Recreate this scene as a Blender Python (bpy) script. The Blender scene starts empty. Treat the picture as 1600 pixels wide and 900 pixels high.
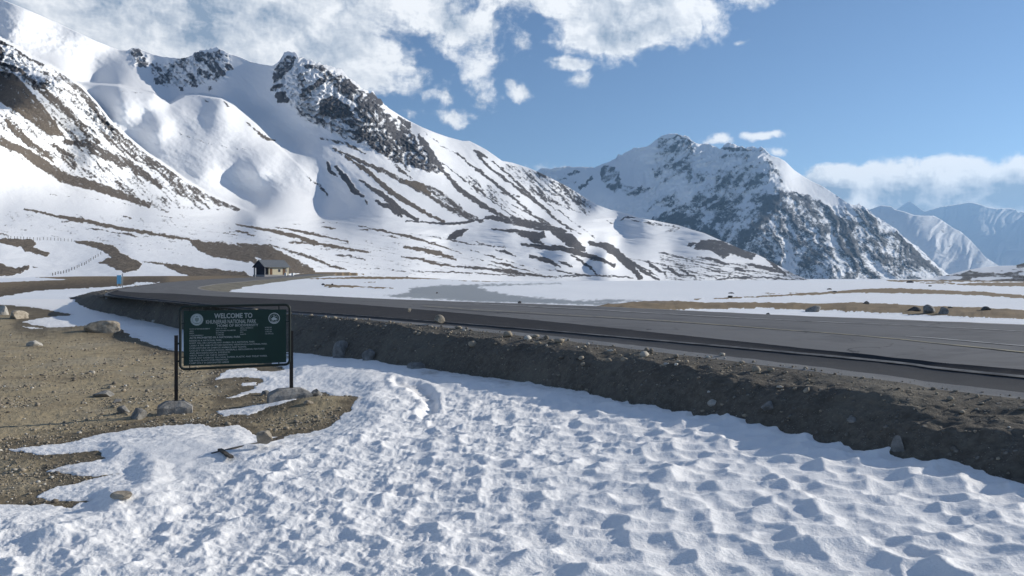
import bpy, math, random
import numpy as np
from mathutils import Vector

# ------------------------------------------------------------------ camera, sky, sun, exposure
scene = bpy.context.scene
COL = scene.collection
F, CX, HY, H = 1305.0, 800.0, 435.0, 2.4        # focal length and horizon row of the 1600x900 photograph, eye height in metres

cam_data = bpy.data.cameras.new('camera')
cam_data.sensor_width = 36.0
cam_data.lens = F / 1600.0 * 36.0
cam_data.shift_y = -(450.0 - HY) / 1600.0
cam_data.clip_start = 0.1
cam_data.clip_end = 90000.0
cam = bpy.data.objects.new('camera', cam_data)
COL.objects.link(cam)
cam.location = (0, 0, H)
cam.rotation_euler = (math.radians(90), 0, 0)
scene.camera = cam

SUN_AZ, SUN_EL = math.radians(70.0), math.radians(20.0)   # azimuth measured from the view direction (+Y) towards the right (+X)
SKY_STRENGTH, SUN_STRENGTH, EXPOSURE = 0.098, 4.4, 0.28
HAZE_DENSITY = 4.2e-5

def build_world():
    w = bpy.data.worlds.new('World')
    scene.world = w
    w.use_nodes = True
    nt = w.node_tree
    N, L = nt.nodes, nt.links
    N.clear()
    def math_(op, a, b=None, clamp=False):
        n = N.new('ShaderNodeMath'); n.operation = op; n.use_clamp = clamp
        for i, v in enumerate((a, b)):
            if v is None: continue
            if isinstance(v, (int, float)): n.inputs[i].default_value = v
            else: L.new(v, n.inputs[i])
        return n.outputs[0]
    def ramp(v, a, b):
        n = N.new('ShaderNodeMapRange'); n.interpolation_type = 'SMOOTHSTEP'
        n.inputs[1].default_value = a; n.inputs[2].default_value = b
        L.new(v, n.inputs[0]); return n.outputs[0]
    sky = N.new('ShaderNodeTexSky'); sky.sky_type = 'NISHITA'; sky.sun_disc = False
    sky.sun_elevation = SUN_EL; sky.sun_rotation = SUN_AZ
    sky.altitude = 3000; sky.air_density = 1.0; sky.dust_density = 0.1; sky.ozone_density = 2.5
    tc = N.new('ShaderNodeTexCoord')
    sep = N.new('ShaderNodeSeparateXYZ'); L.new(tc.outputs['Generated'], sep.inputs[0])
    az = math_('MULTIPLY', math_('ARCTAN2', sep.outputs[0], sep.outputs[1]), 57.29578)
    el = math_('MULTIPLY', math_('ARCSINE', sep.outputs[2]), 57.29578)
    comb = N.new('ShaderNodeCombineXYZ'); L.new(az, comb.inputs[0]); L.new(el, comb.inputs[1])
    P = comb.outputs[0]
    P0 = P
    for sc_, am_, of_ in ((0.16, 5.0, 21.0), (0.6, 1.7, 45.0)):
        wn = N.new('ShaderNodeTexNoise'); wn.inputs['Scale'].default_value = sc_; wn.inputs['Detail'].default_value = 3
        mpw = N.new('ShaderNodeMapping'); mpw.inputs['Location'].default_value = (of_, of_ * .3, 0); L.new(P0, mpw.inputs[0]); L.new(mpw.outputs[0], wn.inputs['Vector'])
        sb = N.new('ShaderNodeVectorMath'); sb.operation = 'SUBTRACT'; sb.inputs[1].default_value = (.5, .5, .5); L.new(wn.outputs['Color'], sb.inputs[0])
        ml = N.new('ShaderNodeVectorMath'); ml.operation = 'MULTIPLY'; ml.inputs[1].default_value = (am_, am_ * .5, 0); L.new(sb.outputs[0], ml.inputs[0])
        ad = N.new('ShaderNodeVectorMath'); ad.operation = 'ADD'; L.new(P, ad.inputs[0]); L.new(ml.outputs[0], ad.inputs[1]); P = ad.outputs[0]
    def noise(scale, detail, rough, offs, stretch=1.0, P=None):
        P = P or PW
        mp = N.new('ShaderNodeMapping'); mp.inputs['Location'].default_value = offs
        mp.inputs['Scale'].default_value = (1.0, stretch, 1.0); L.new(P, mp.inputs[0])
        n = N.new('ShaderNodeTexNoise'); n.inputs['Scale'].default_value = scale
        n.inputs['Detail'].default_value = detail; n.inputs['Roughness'].default_value = rough
        L.new(mp.outputs[0], n.inputs['Vector']); return n.outputs['Fac']
    PW = P
    # cumulus: (azimuth, elevation, half width, half height, weight) in degrees
    def ae(px, py, rx, ry, wt=1.0):
        x, z = (px - CX) / F, (HY - py) / F
        a = math.degrees(math.atan2(x, 1)); e = math.degrees(math.atan2(z, math.hypot(x, 1)))
        k = 57.3 / F * math.cos(math.radians(a)) ** 1.5
        return (a, e, rx * k, ry * k, wt)
    blobs = [ae(*b) for b in (
        (270, 10, 430, 130, 1.9), (470, 60, 190, 100, 1.5), (570, 118, 85, 45, .85), (60, -80, 500, 110, 1.6), (560, -60, 300, 90, 1.4),
        (690, 30, 120, 56, .8), (860, -20, 170, 60, 1.1), (745, 105, 48, 62, .55), (690, 150, 36, 24, .5), (708, 188, 34, 19, .75), (750, 150, 26, 34, .5),
        (817, 138, 24, 19, .75), (820, 82, 20, 24, .45), (985, 35, 140, 64, 1.6), (930, -20, 120, 70, 1.0), (895, 100, 30, 14, .75), (1152, 4, 44, 14, .5), (910, 127, 16, 14, .35),
        (1130, 215, 36, 12, .72), (1195, 208, 32, 10, .75), (1212, 230, 26, 7, .5), (1152, 64, 16, 6, .45), (880, 268, 40, 12, .45), (640, 180, 20, 12, .4),
        (1300, 292, 70, 46, 2.3), (1385, 298, 90, 54, 2.4), (1490, 296, 110, 54, 2.4), (1610, 300, 120, 60, 2.4), (1450, 325, 220, 44, 1.5),
        (1800, 300, 200, 70, 1.2), (2100, 330, 300, 60, 1.2), (2300, 60, 260, 70, 1.0), (-500, 120, 300, 90, 1.1))]
    dens = None
    for a, e, rx, ry, wt in blobs:
        s = N.new('ShaderNodeVectorMath'); s.operation = 'SUBTRACT'; s.inputs[1].default_value = (a, e, 0); L.new(P, s.inputs[0])
        m = N.new('ShaderNodeVectorMath'); m.operation = 'MULTIPLY'; m.inputs[1].default_value = (1 / rx, 1 / ry, 0); L.new(s.outputs[0], m.inputs[0])
        l = N.new('ShaderNodeVectorMath'); l.operation = 'LENGTH'; L.new(m.outputs[0], l.inputs[0])
        v = math_('MULTIPLY', math_('SUBTRACT', 1.0, l.outputs['Value']), wt)
        v = math_('MAXIMUM', v, -1.0)
        dens = v if dens is None else math_('MAXIMUM', dens, v)
    # fair-weather clouds carry on over the rest of the sky
    rest = math_('SUBTRACT', noise(0.045, 3, .5, (11, 4, 0), 1.6), 0.56)
    away = math_('MULTIPLY', ramp(el, 24, 34), 1.0)
    back = ramp(math_('ABSOLUTE', az), 48, 62)
    rest = math_('ADD', math_('MULTIPLY', rest, 5.0), math_('MULTIPLY', math_('SUBTRACT', math_('MAXIMUM', away, back), 1.0), 9.0))
    dens = math_('MAXIMUM', dens, rest)
    n1 = noise(0.34, 9, .60, (3, 1, 0), 1.25)
    n2 = noise(0.13, 4, .5, (7, 9, 0), 1.5)
    d = math_('ADD', dens, math_('MULTIPLY', math_('SUBTRACT', n1, 0.5), 1.5))
    d = math_('ADD', d, math_('MULTIPLY', math_('SUBTRACT', n2, 0.5), 0.8))
    n3 = noise(1.3, 6, .6, (5, 2, 0), 1.1, P0)
    d = math_('ADD', d, math_('MULTIPLY', math_('SUBTRACT', n3, 0.5), 0.65))
    cover = ramp(d, 0.0, 0.52)
    # lit from the right: difference between the field here and a step towards the sun
    n1s = noise(0.30, 6, .55, (3 - 0.5, 1 - 0.35, 0), 1.25)
    n1c = n1
    lit = math_('ADD', 0.82, math_('MULTIPLY', math_('SUBTRACT', n1c, n1s), 2.2))
    n3s = noise(1.3, 4, .55, (5 - 0.15, 2 - 0.12, 0), 1.1, P0)
    lit = math_('ADD', lit, math_('MULTIPLY', math_('SUBTRACT', n3, n3s), .9))
    thick = ramp(d, 0.35, 1.35)
    lit = math_('SUBTRACT', lit, math_('MULTIPLY', thick, math_('MULTIPLY', ramp(n2, .28, .60), 0.58)))
    lit = math_('ADD', lit, math_('MULTIPLY', math_('SUBTRACT', 1.0, ramp(el, 9, 12)), .30))
    low = math_('SUBTRACT', 1.0, ramp(el, 4.9, 7.0))
    lit = math_('SUBTRACT', lit, math_('MULTIPLY', math_('MULTIPLY', low, thick), 0.50), clamp=True)
    cr = N.new('ShaderNodeMix'); cr.data_type = 'RGBA'
    cr.inputs[6].default_value = (2.5, 3.3, 4.4, 1); cr.inputs[7].default_value = (9.0, 9.2, 9.4, 1)
    L.new(lit, cr.inputs[0])
    mx = N.new('ShaderNodeMix'); mx.data_type = 'RGBA'
    L.new(math_('MULTIPLY', cover, 0.96), mx.inputs[0]); L.new(sky.outputs[0], mx.inputs[6]); L.new(cr.outputs[2], mx.inputs[7])
    bg = N.new('ShaderNodeBackground'); bg.inputs['Strength'].default_value = SKY_STRENGTH
    L.new(mx.outputs[2], bg.inputs[0])
    out = N.new('ShaderNodeOutputWorld'); L.new(bg.outputs[0], out.inputs['Surface'])
build_world()

sun_data = bpy.data.lights.new('sun', 'SUN')
sun_data.energy = SUN_STRENGTH; sun_data.angle = math.radians(0.5); sun_data.color = (1.0, 0.925, 0.81)
sun = bpy.data.objects.new('sun', sun_data); COL.objects.link(sun)
_to_sun = Vector((math.sin(SUN_AZ) * math.cos(SUN_EL), math.cos(SUN_AZ) * math.cos(SUN_EL), math.sin(SUN_EL)))
sun.rotation_euler = _to_sun.to_track_quat('Z', 'Y').to_euler()
sun.location = (60, 30, 60)

vs = scene.view_settings
vs.view_transform = 'Standard'; vs.look = 'None'; vs.gamma = 1.0; vs.use_curve_mapping = False; vs.exposure = EXPOSURE
scene.cycles.max_bounces = 6; scene.cycles.diffuse_bounces = 3; scene.cycles.volume_bounces = 0
scene.cycles.use_denoising = True

# ------------------------------------------------------------------ numeric helpers
def _hash(ix, iy, seed):
    h = (ix.astype(np.int64) * 374761393 + iy.astype(np.int64) * 668265263 + seed * 1442695041) & 0xffffffff
    h = ((h ^ (h >> 13)) * 1274126177) & 0xffffffff
    h = ((h ^ (h >> 15)) * 2246822519) & 0xffffffff
    return h ^ (h >> 16)

_ANG = np.linspace(0, 2 * np.pi, 256, endpoint=False)
_GX, _GY = np.cos(_ANG), np.sin(_ANG)
def perlin(x, y, seed=0):
    x = np.asarray(x, float); y = np.asarray(y, float)
    x0 = np.floor(x); y0 = np.floor(y); fx = x - x0; fy = y - y0
    u = fx * fx * fx * (fx * (fx * 6 - 15) + 10); v = fy * fy * fy * (fy * (fy * 6 - 15) + 10)
    def g(ox, oy):
        k = _hash(x0 + ox, y0 + oy, seed) & 255
        return _GX[k] * (fx - ox) + _GY[k] * (fy - oy)
    a = g(0, 0); b = g(1, 0); c = g(0, 1); d = g(1, 1)
    a = a + u * (b - a); c = c + u * (d - c)
    return (a + v * (c - a)) * 1.5
def fbm(x, y, octs=4, seed=0, gain=.5, lac=2.03):
    s = 0; a = 1; t = 0
    for o in range(octs):
        s = s + a * perlin(x, y, seed + o * 17); t += a
        a *= gain; x = x * lac + 13.7; y = y * lac + 7.1
    return s / t
def ridged(x, y, octs=4, seed=0, gain=.5, lac=2.03):
    s = 0; a = 1; t = 0
    for o in range(octs):
        s = s + a * (1 - 2 * np.abs(perlin(x, y, seed + o * 31))); t += a
        a *= gain; x = x * lac + 5.3; y = y * lac + 9.9
    return s / t
def worley(x, y, seed=0):
    x0 = np.floor(x); y0 = np.floor(y)
    best = np.full(np.shape(x), 9.0); second = best.copy()
    for i in (-1, 0, 1):
        for j in (-1, 0, 1):
            h = _hash(x0 + i, y0 + j, seed)
            cx = x0 + i + (h & 1023) / 1023.0; cy = y0 + j + ((h >> 10) & 1023) / 1023.0
            d = (x - cx) ** 2 + (y - cy) ** 2
            second = np.minimum(second, np.maximum(best, d)); best = np.minimum(best, d)
    return np.sqrt(best), np.sqrt(second)
def soft_cells(x, y, seed=0, k=9.0):
    """bowls with rounded rims: a smooth minimum of squared distances to scattered centres"""
    x0 = np.floor(x); y0 = np.floor(y); acc = np.zeros(np.shape(x))
    for i in (-1, 0, 1):
        for j in (-1, 0, 1):
            h = _hash(x0 + i, y0 + j, seed)
            acc += np.exp(-k * ((x - x0 - i - .15 - .7 * (h & 1023) / 1023.0) ** 2 + (y - y0 - j - .15 - .7 * ((h >> 10) & 1023) / 1023.0) ** 2))
    return -np.log(acc + 1e-6) / k
def sstep(a, b, x):
    t = np.clip((x - a) / (b - a), 0, 1); return t * t * (3 - 2 * t)

def to_world(px, py, d):
    return np.stack([(px - CX) / F * d, d, H - (py - HY) / F * d], -1)
def to_px(x, y, z):
    y = np.maximum(y, .3)
    return CX + F * x / y, HY - F * (z - H) / y

def poly_dist(px, py, pts):
    """distance to an open polyline, with the nearest parameter"""
    best = np.full(np.shape(px), 1e9); par = np.zeros(np.shape(px)); side = np.zeros(np.shape(px))
    for k in range(len(pts) - 1):
        ax, ay = pts[k][:2]; bx, by = pts[k + 1][:2]
        dx, dy = bx - ax, by - ay
        t = np.clip(((px - ax) * dx + (py - ay) * dy) / (dx * dx + dy * dy + 1e-9), 0, 1)
        d = np.hypot(px - ax - t * dx, py - ay - t * dy)
        m = d < best
        best = np.where(m, d, best); par = np.where(m, k + t, par)
        side = np.where(m, np.sign(dx * (py - ay) - dy * (px - ax)), side)
    return best, par, side
def inside(px, py, pts):
    r = np.zeros(np.shape(px), bool); n = len(pts)
    for k in range(n):
        ax, ay = pts[k]; bx, by = pts[(k + 1) % n]
        c = ((ay > py) != (by > py))
        with np.errstate(divide='ignore', invalid='ignore'):
            r ^= c & (px < (bx - ax) * (py - ay) / (by - ay + 1e-12) + ax)
    return r
def poly_sdf(px, py, pts, pad=60):
    """positive inside, in pixels of the photograph; far away it is -pad"""
    xs = [p[0] for p in pts]; ys = [p[1] for p in pts]
    out = np.full(np.shape(px), -float(pad))
    m = (px > min(xs) - pad) & (px < max(xs) + pad) & (py > min(ys) - pad) & (py < max(ys) + pad)
    if not m.any(): return out
    X, Y = px[m], py[m]
    d, _, _ = poly_dist(X, Y, list(pts) + [pts[0]])
    out[m] = np.where(inside(X, Y, pts), d, -d)
    return out
def stroke_sdf(px, py, pts, hw, pad=25):
    xs = [p[0] for p in pts]; ys = [p[1] for p in pts]
    out = np.full(np.shape(px), -float(pad))
    q = hw + pad
    m = (px > min(xs) - q) & (px < max(xs) + q) & (py > min(ys) - q) & (py < max(ys) + q)
    if not m.any(): return out
    d, par, _ = poly_dist(px[m], py[m], pts)
    tp = par / (len(pts) - 1)
    out[m] = hw * (0.45 + 0.55 * np.sin(np.pi * np.clip(tp, .08, .92))) - d
    return out

def tps(pts, vals, qx, qy, lam=1e-3):
    P = np.array(pts, float) / 100.0; v = np.array(vals, float); n = len(P)
    def U(r2): return r2 * np.log(r2 + 1e-12)
    K = U(((P[:, None] - P[None]) ** 2).sum(-1)) + lam * np.eye(n)
    A = np.zeros((n + 3, n + 3)); A[:n, :n] = K; A[:n, n] = 1; A[:n, n + 1:] = P; A[n, :n] = 1; A[n + 1:, :n] = P.T
    w = np.linalg.solve(A, np.concatenate([v, [0, 0, 0]]))
    x = qx / 100.0; y = qy / 100.0
    r = w[n] + w[n + 1] * x + w[n + 2] * y
    for i in range(n):
        r = r + w[i] * U((x - P[i, 0]) ** 2 + (y - P[i, 1]) ** 2)
    return r

# ------------------------------------------------------------------ object helpers
def mesh_np(name, verts, quads, mat, attrs=None, smooth=True):
    verts = np.ascontiguousarray(verts.reshape(-1, 3), np.float32)
    quads = np.ascontiguousarray(quads, np.int32)
    me = bpy.data.meshes.new(name)
    me.vertices.add(len(verts)); me.vertices.foreach_set('co', verts.ravel())
    k = quads.shape[1]
    me.loops.add(quads.size); me.loops.foreach_set('vertex_index', quads.ravel())
    me.polygons.add(len(quads))
    me.polygons.foreach_set('loop_start', np.arange(0, quads.size, k, dtype=np.int32))
    me.polygons.foreach_set('loop_total', np.full(len(quads), k, np.int32))
    if smooth: me.polygons.foreach_set('use_smooth', np.ones(len(quads), bool))
    me.update(calc_edges=True)
    for an, av in (attrs or {}).items():
        a = me.attributes.new(an, 'FLOAT', 'POINT'); a.data.foreach_set('value', np.ascontiguousarray(av.ravel(), np.float32))
    if mat is not None: me.materials.append(mat)
    return me
def link(name, me, parent=None, loc=None, **props):
    o = bpy.data.objects.new(name, me); COL.objects.link(o)
    if parent is not None: o.parent = parent
    if loc is not None: o.location = loc
    for k, v in props.items(): o[k] = v
    return o
def grid_quads(nr, nc, keep=None):
    i = np.arange(nr * nc).reshape(nr, nc)
    q = np.stack([i[:-1, :-1], i[:-1, 1:], i[1:, 1:], i[1:, :-1]], -1).reshape(-1, 4)
    if keep is not None: q = q[keep.reshape(-1)]
    return q
def compact(verts, quads, attrs):
    used = np.unique(quads); remap = np.full(len(verts), -1, np.int64); remap[used] = np.arange(len(used))
    return verts[used], remap[quads], {k: v.ravel()[used] for k, v in attrs.items()}

class MB:
    """a small mesh collector: boxes, prisms, tubes"""
    def __init__(s): s.v = []; s.f = []
    def box(s, c, size, rz=0.0, rx=0.0):
        cx, cy, cz = c; a, b, d = size[0] / 2, size[1] / 2, size[2] / 2; n = len(s.v)
        for x, y, z in ((-a, -b, -d), (a, -b, -d), (a, b, -d), (-a, b, -d), (-a, -b, d), (a, -b, d), (a, b, d), (-a, b, d)):
            y, z = y * math.cos(rx) - z * math.sin(rx), y * math.sin(rx) + z * math.cos(rx)
            x, y = x * math.cos(rz) - y * math.sin(rz), x * math.sin(rz) + y * math.cos(rz)
            s.v.append((cx + x, cy + y, cz + z))
        s.f += [tuple(n + i for i in q) for q in ((0, 3, 2, 1), (4, 5, 6, 7), (0, 1, 5, 4), (1, 2, 6, 5), (2, 3, 7, 6), (3, 0, 4, 7))]
        return s
    def tube(s, pts, r, n=8, closed=False):
        m = len(pts); base = len(s.v)
        for i, p in enumerate(pts):
            p = Vector(p)
            a = Vector(pts[(i - 1) % m]) if (closed or i > 0) else p
            b = Vector(pts[(i + 1) % m]) if (closed or i < m - 1) else p
            t = (b - a).normalized()
            u = t.cross(Vector((0, 1, 0.13))).normalized(); w = t.cross(u)
            for k in range(n):
                an = 2 * math.pi * k / n
                s.v.append(tuple(p + u * (r * math.cos(an)) + w * (r * math.sin(an))))
        for i in range(m if closed else m - 1):
            j = (i + 1) % m
            for k in range(n):
                l = (k + 1) % n
                s.f.append((base + i * n + k, base + i * n + l, base + j * n + l, base + j * n + k))
        if not closed:
            s.f.append(tuple(base + k for k in range(n))[::-1]); s.f.append(tuple(base + (m - 1) * n + k for k in range(n)))
        return s
    def prism(s, poly, y0, y1):
        n = len(poly); b = len(s.v)
        s.v += [(x, y0, z) for x, z in poly] + [(x, y1, z) for x, z in poly]
        s.f.append(tuple(b + i for i in range(n))); s.f.append(tuple(b + n + i for i in range(n))[::-1])
        s.f += [(b + i, b + n + i, b + n + (i + 1) % n, b + (i + 1) % n) for i in range(n)]
        return s
    def build(s, name, mat, parent=None, smooth=False, **props):
        me = bpy.data.meshes.new(name); me.from_pydata(s.v, [], s.f); me.materials.append(mat)
        if smooth: me.polygons.foreach_set('use_smooth', [True] * len(me.polygons))
        me.validate(); me.update()
        return link(name, me, parent, **props)

# ------------------------------------------------------------------ materials
class NT:
    def __init__(s, name):
        s.m = bpy.data.materials.new(name); s.m.use_nodes = True
        s.t = s.m.node_tree; s.N = s.t.nodes; s.L = s.t.links
        s.b = s.N['Principled BSDF']
        s.b.inputs['Specular IOR Level'].default_value = 0.25
        s.co = s.N.new('ShaderNodeTexCoord').outputs['Object']
    def put(s, sock, v):
        if isinstance(v, (int, float)): sock.default_value = v
        elif isinstance(v, tuple): sock.default_value = v if len(v) == 4 or sock.type == 'VECTOR' else (*v, 1)
        else: s.L.new(v, sock)
    def attr(s, n):
        a = s.N.new('ShaderNodeAttribute'); a.attribute_name = n; return a.outputs['Fac']
    def noise(s, scale, detail=4, rough=.55, stretch=None, co=None):
        n = s.N.new('ShaderNodeTexNoise'); n.inputs['Scale'].default_value = scale; n.inputs['Detail'].default_value = detail
        n.inputs['Roughness'].default_value = rough
        v = co or s.co
        if stretch:
            mp = s.N.new('ShaderNodeMapping'); mp.inputs['Scale'].default_value = stretch; s.L.new(v, mp.inputs[0]); v = mp.outputs[0]
        s.L.new(v, n.inputs['Vector']); return n.outputs['Fac']
    def voro(s, scale, feature='F1'):
        n = s.N.new('ShaderNodeTexVoronoi'); n.inputs['Scale'].default_value = scale; n.feature = feature
        s.L.new(s.co, n.inputs['Vector']); return n
    def math(s, op, a, b=None, clamp=False):
        n = s.N.new('ShaderNodeMath'); n.operation = op; n.use_clamp = clamp
        s.put(n.inputs[0], a)
        if b is not None: s.put(n.inputs[1], b)
        return n.outputs[0]
    def step(s, v, a, b):
        n = s.N.new('ShaderNodeMapRange'); n.interpolation_type = 'SMOOTHSTEP'
        n.inputs[1].default_value = a; n.inputs[2].default_value = b; s.put(n.inputs[0], v); return n.outputs[0]
    def mix(s, f, a, b):
        n = s.N.new('ShaderNodeMix'); n.data_type = 'RGBA'
        s.put(n.inputs[0], f); s.put(n.inputs[6], a); s.put(n.inputs[7], b); return n.outputs[2]
    def bump(s, h, dist, strength=1.0, normal=None):
        n = s.N.new('ShaderNodeBump'); n.inputs['Distance'].default_value = dist; n.inputs['Strength'].default_value = strength
        s.put(n.inputs['Height'], h)
        if normal is not None: s.L.new(normal, n.inputs['Normal'])
        return n.outputs[0]
    def out(s, color, rough=.8, normal=None):
        s.put(s.b.inputs['Base Color'], color); s.put(s.b.inputs['Roughness'], rough)
        if normal is not None: s.L.new(normal, s.b.inputs['Normal'])
        return s.m

SNOW = (0.86, 0.88, 0.905)
def mat_mountain(name, unit, rock=(.072, .072, .080), brown=(.150, .122, .092), lo=.36, hi=.62):
    """snow over rock; unit is the size of the finest breakup in metres"""
    n = NT(name)
    r = n.attr('rock'); b = n.attr('brown')
    fine = n.noise(1 / unit, 5, .68)
    m = n.step(n.math('ADD', r, n.math('MULTIPLY', n.math('SUBTRACT', fine, .5), 1.0)), lo, hi)
    v = n.noise(.35 / unit, 4, .6)
    rc = n.mix(v, tuple(c * .62 for c in rock), tuple(c * 1.5 for c in rock))
    bc = n.mix(v, tuple(c * .7 for c in brown), tuple(c * 1.35 for c in brown))
    rc = n.mix(b, rc, bc)
    sc = n.mix(n.noise(.12 / unit, 4, .5), tuple(c * .94 for c in SNOW), SNOW)
    col = n.mix(m, sc, rc)
    h = n.math('ADD', n.math('MULTIPLY', n.noise(.8 / unit, 5, .62), n.math('ADD', .12, m)), n.math('MULTIPLY', m, .0))
    return n.out(col, .85, n.bump(h, unit * 1.6, .7))
def mat_snow():
    n = NT('old_snow')
    d = n.attr('dirt')
    g = n.noise(26, 4, .6); g2 = n.noise(2.2, 4, .55)
    c = n.mix(g2, (.86, .865, .872), (.915, .912, .905))
    c = n.mix(n.step(n.math('ADD', d, n.math('MULTIPLY', n.math('SUBTRACT', n.noise(5, 6, .7), .5), .9)), .35, .95), c, (.42, .39, .35))
    speck = n.step(n.noise(60, 2, .5), .72, .78)
    c = n.mix(n.math('MULTIPLY', speck, .25), c, (.35, .32, .29))
    b1 = n.bump(n.noise(38, 5, .6), .012, .8)
    n.b.inputs['Specular IOR Level'].default_value = .35
    return n.out(c, n.math('ADD', .35, n.math('MULTIPLY', g, .4)), b1)
def mat_ground():
    """dirt and gravel, with snow and bare ice further out by attribute"""
    n = NT('ground')
    s = n.attr('snow'); ic = n.attr('ice'); gr = n.attr('grass'); wet = n.attr('wet')
    a = n.noise(.55, 5, .6); f = n.noise(14, 6, .7)
    c = n.mix(a, (.31, .252, .15), (.55, .45, .285))
    c = n.mix(n.step(f, .35, .7), n.mix(.4, c, (.12, .095, .065)), c)
    c = n.mix(n.math('MULTIPLY', n.step(n.noise(1.3, 6, .7), .50, .66), .55), c, (.13, .105, .065))
    c = n.mix(n.math('MULTIPLY', n.step(n.noise(.33, 4, .6), .52, .64), .5), c, (.36, .315, .23))
    vo = n.voro(22); peb = n.step(vo.outputs['Distance'], .34, .12)
    pc = n.step(n.noise(9, 2, .5), .52, .62)
    c = n.mix(n.math('MULTIPLY', peb, pc), c, n.mix(n.noise(30, 1), (.16, .15, .13), (.44, .41, .35)))
    vo2 = n.voro(60); c = n.mix(n.math('MULTIPLY', n.step(vo2.outputs['Distance'], .3, .1), .5), c, (.34, .31, .26))
    gg = n.mix(n.noise(.35, 6, .7), (.12, .088, .055), (.27, .20, .12))
    c = n.mix(gr, c, gg)
    c = n.mix(n.math('MULTIPLY', wet, .65), c, (.035, .030, .026))
    sm = n.step(n.math('ADD', s, n.math('MULTIPLY', n.math('SUBTRACT', n.noise(1.2, 6, .7), .5), .5)), .38, .62)
    ci = n.mix(ic, n.mix(n.noise(.06, 4), (.80, .84, .88), (.86, .88, .91)), n.mix(n.noise(.03, 5, .6, (1, .25, 1)), (.24, .265, .285), (.38, .40, .41)))
    c = n.mix(sm, c, ci)
    h = n.math('ADD', n.math('MULTIPLY', f, .6), n.math('MULTIPLY', peb, .5))
    rough = n.math('SUBTRACT', .9, n.math('MULTIPLY', ic, .35))
    return n.out(c, rough, n.bump(h, .022, .9))
def mat_earth():
    n = NT('embankment_earth')
    a = n.noise(.8, 5, .6); f = n.noise(9, 7, .7)
    c = n.mix(a, (.118, .106, .088), (.20, .18, .146))
    c = n.mix(n.step(f, .38, .66), n.mix(.55, c, (.05, .045, .038)), c)
    c = n.mix(n.math('MULTIPLY', n.step(n.noise(.45, 4, .6), .50, .64), .45), c, (.19, .175, .14))
    c = n.mix(n.math('MULTIPLY', n.step(n.noise(1.7, 5, .65), .55, .68), .5), c, (.062, .055, .048))
    vo = n.voro(9); p1 = n.math('MULTIPLY', n.step(vo.outputs['Distance'], .36, .16), n.step(n.noise(4, 2), .5, .6))
    c = n.mix(p1, c, n.mix(n.noise(13, 1), (.12, .115, .105), (.33, .31, .27)))
    vo2 = n.voro(30); p2 = n.math('MULTIPLY', n.step(vo2.outputs['Distance'], .32, .12), n.step(n.noise(7, 2), .48, .58))
    c = n.mix(p2, c, (.30, .28, .24))
    h = n.math('ADD', f, n.math('ADD', n.math('MULTIPLY', p1, .8), n.math('MULTIPLY', p2, .4)))
    return n.out(c, .92, n.bump(h, .05, .9))
def mat_asphalt(name, base, var=.25, spec=.25, rough=.75):
    n = NT(name)
    f = n.noise(55, 4, .7); a = n.noise(.5, 5, .6, (1, .35, 1)); d = n.noise(3, 5, .65)
    lo = tuple(c * (1 - var) for c in base); hi = tuple(c * (1 + var) for c in base)
    c = n.mix(a, lo, hi)
    c = n.mix(n.math('MULTIPLY', n.step(f, .4, .75), .35), c, tuple(min(1, x * 2.0) for x in base))
    c = n.mix(n.math('MULTIPLY', n.step(d, .55, .8), .4), c, (.14, .128, .112))
    n.b.inputs['Specular IOR Level'].default_value = spec
    return n.out(c, rough, n.bump(f, .006, .5))
def mat_paint(name, color, base=(.085, .088, .094), lo=.30, hi=.55):
    n = NT(name)
    w = n.step(n.noise(2.2, 7, .72), lo, hi)
    return n.out(n.mix(w, base, color), .7)
def mat_plain(name, color, rough=.7, var=.18, scale=6, bump=.004, spec=.25, metal=0.0):
    n = NT(name)
    a = n.noise(scale, 5, .62)
    n.b.inputs['Specular IOR Level'].default_value = spec; n.b.inputs['Metallic'].default_value = metal
    return n.out(n.mix(a, tuple(c * (1 - var) for c in color), tuple(min(1, c * (1 + var)) for c in color)), rough, n.bump(n.noise(scale * 5, 4, .6), bump, .7))
def mat_rock(name, c1, c2, scale=3.0):
    n = NT(name)
    a = n.noise(scale, 6, .65); f = n.noise(scale * 9, 4, .65)
    c = n.mix(n.step(a, .34, .68), c1, c2)
    c = n.mix(n.math('MULTIPLY', n.step(f, .5, .75), .4), c, tuple(x * .5 for x in c1))
    return n.out(c, .88, n.bump(n.math('ADD', a, n.math('MULTIPLY', f, .4)), .05 / scale * 3, .8))

M_MTN = mat_mountain('mountain_near', 3.2)
M_PEAK = mat_mountain('mountain_peak', 9.0, rock=(.050, .051, .060), brown=(.07, .062, .06))
M_FAR = mat_mountain('mountain_far', 40.0, rock=(.075, .08, .09))
M_HILL = mat_mountain('dark_hill', 2.2, rock=(.055, .052, .05), brown=(.10, .08, .06))
M_SNOW = mat_snow(); M_GROUND = mat_ground(); M_EARTH = mat_earth()
M_ASPHALT = mat_asphalt('asphalt', (.105, .105, .106), .22, .12)
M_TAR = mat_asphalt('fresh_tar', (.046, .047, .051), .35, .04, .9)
M_STRIP = mat_asphalt('grey_ledge', (.22, .215, .205), .2)
M_WHITE = mat_paint('white_paint', (.46, .46, .45)); M_YELLOW = mat_paint('yellow_paint', (.36, .325, .22), lo=.30, hi=.62)
M_GREEN = mat_plain('sign_green', (.011, .035, .029), .55, .38, 2.2, .0012)
M_LETTER = mat_plain('sign_letters', (.30, .335, .335), .6, .12, 30, .0002)
M_STEEL = mat_plain('dark_green_steel', (.010, .018, .017), .5, .3, 14, .0006)
M_RUST = mat_plain('post_steel', (.030, .026, .024), .65, .5, 9, .001)
M_CONC = mat_rock('concrete', (.20, .195, .185), (.33, .32, .30), 4)
M_ROCKG = mat_rock('grey_rock', (.15, .148, .142), (.30, .295, .28), 5)
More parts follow.
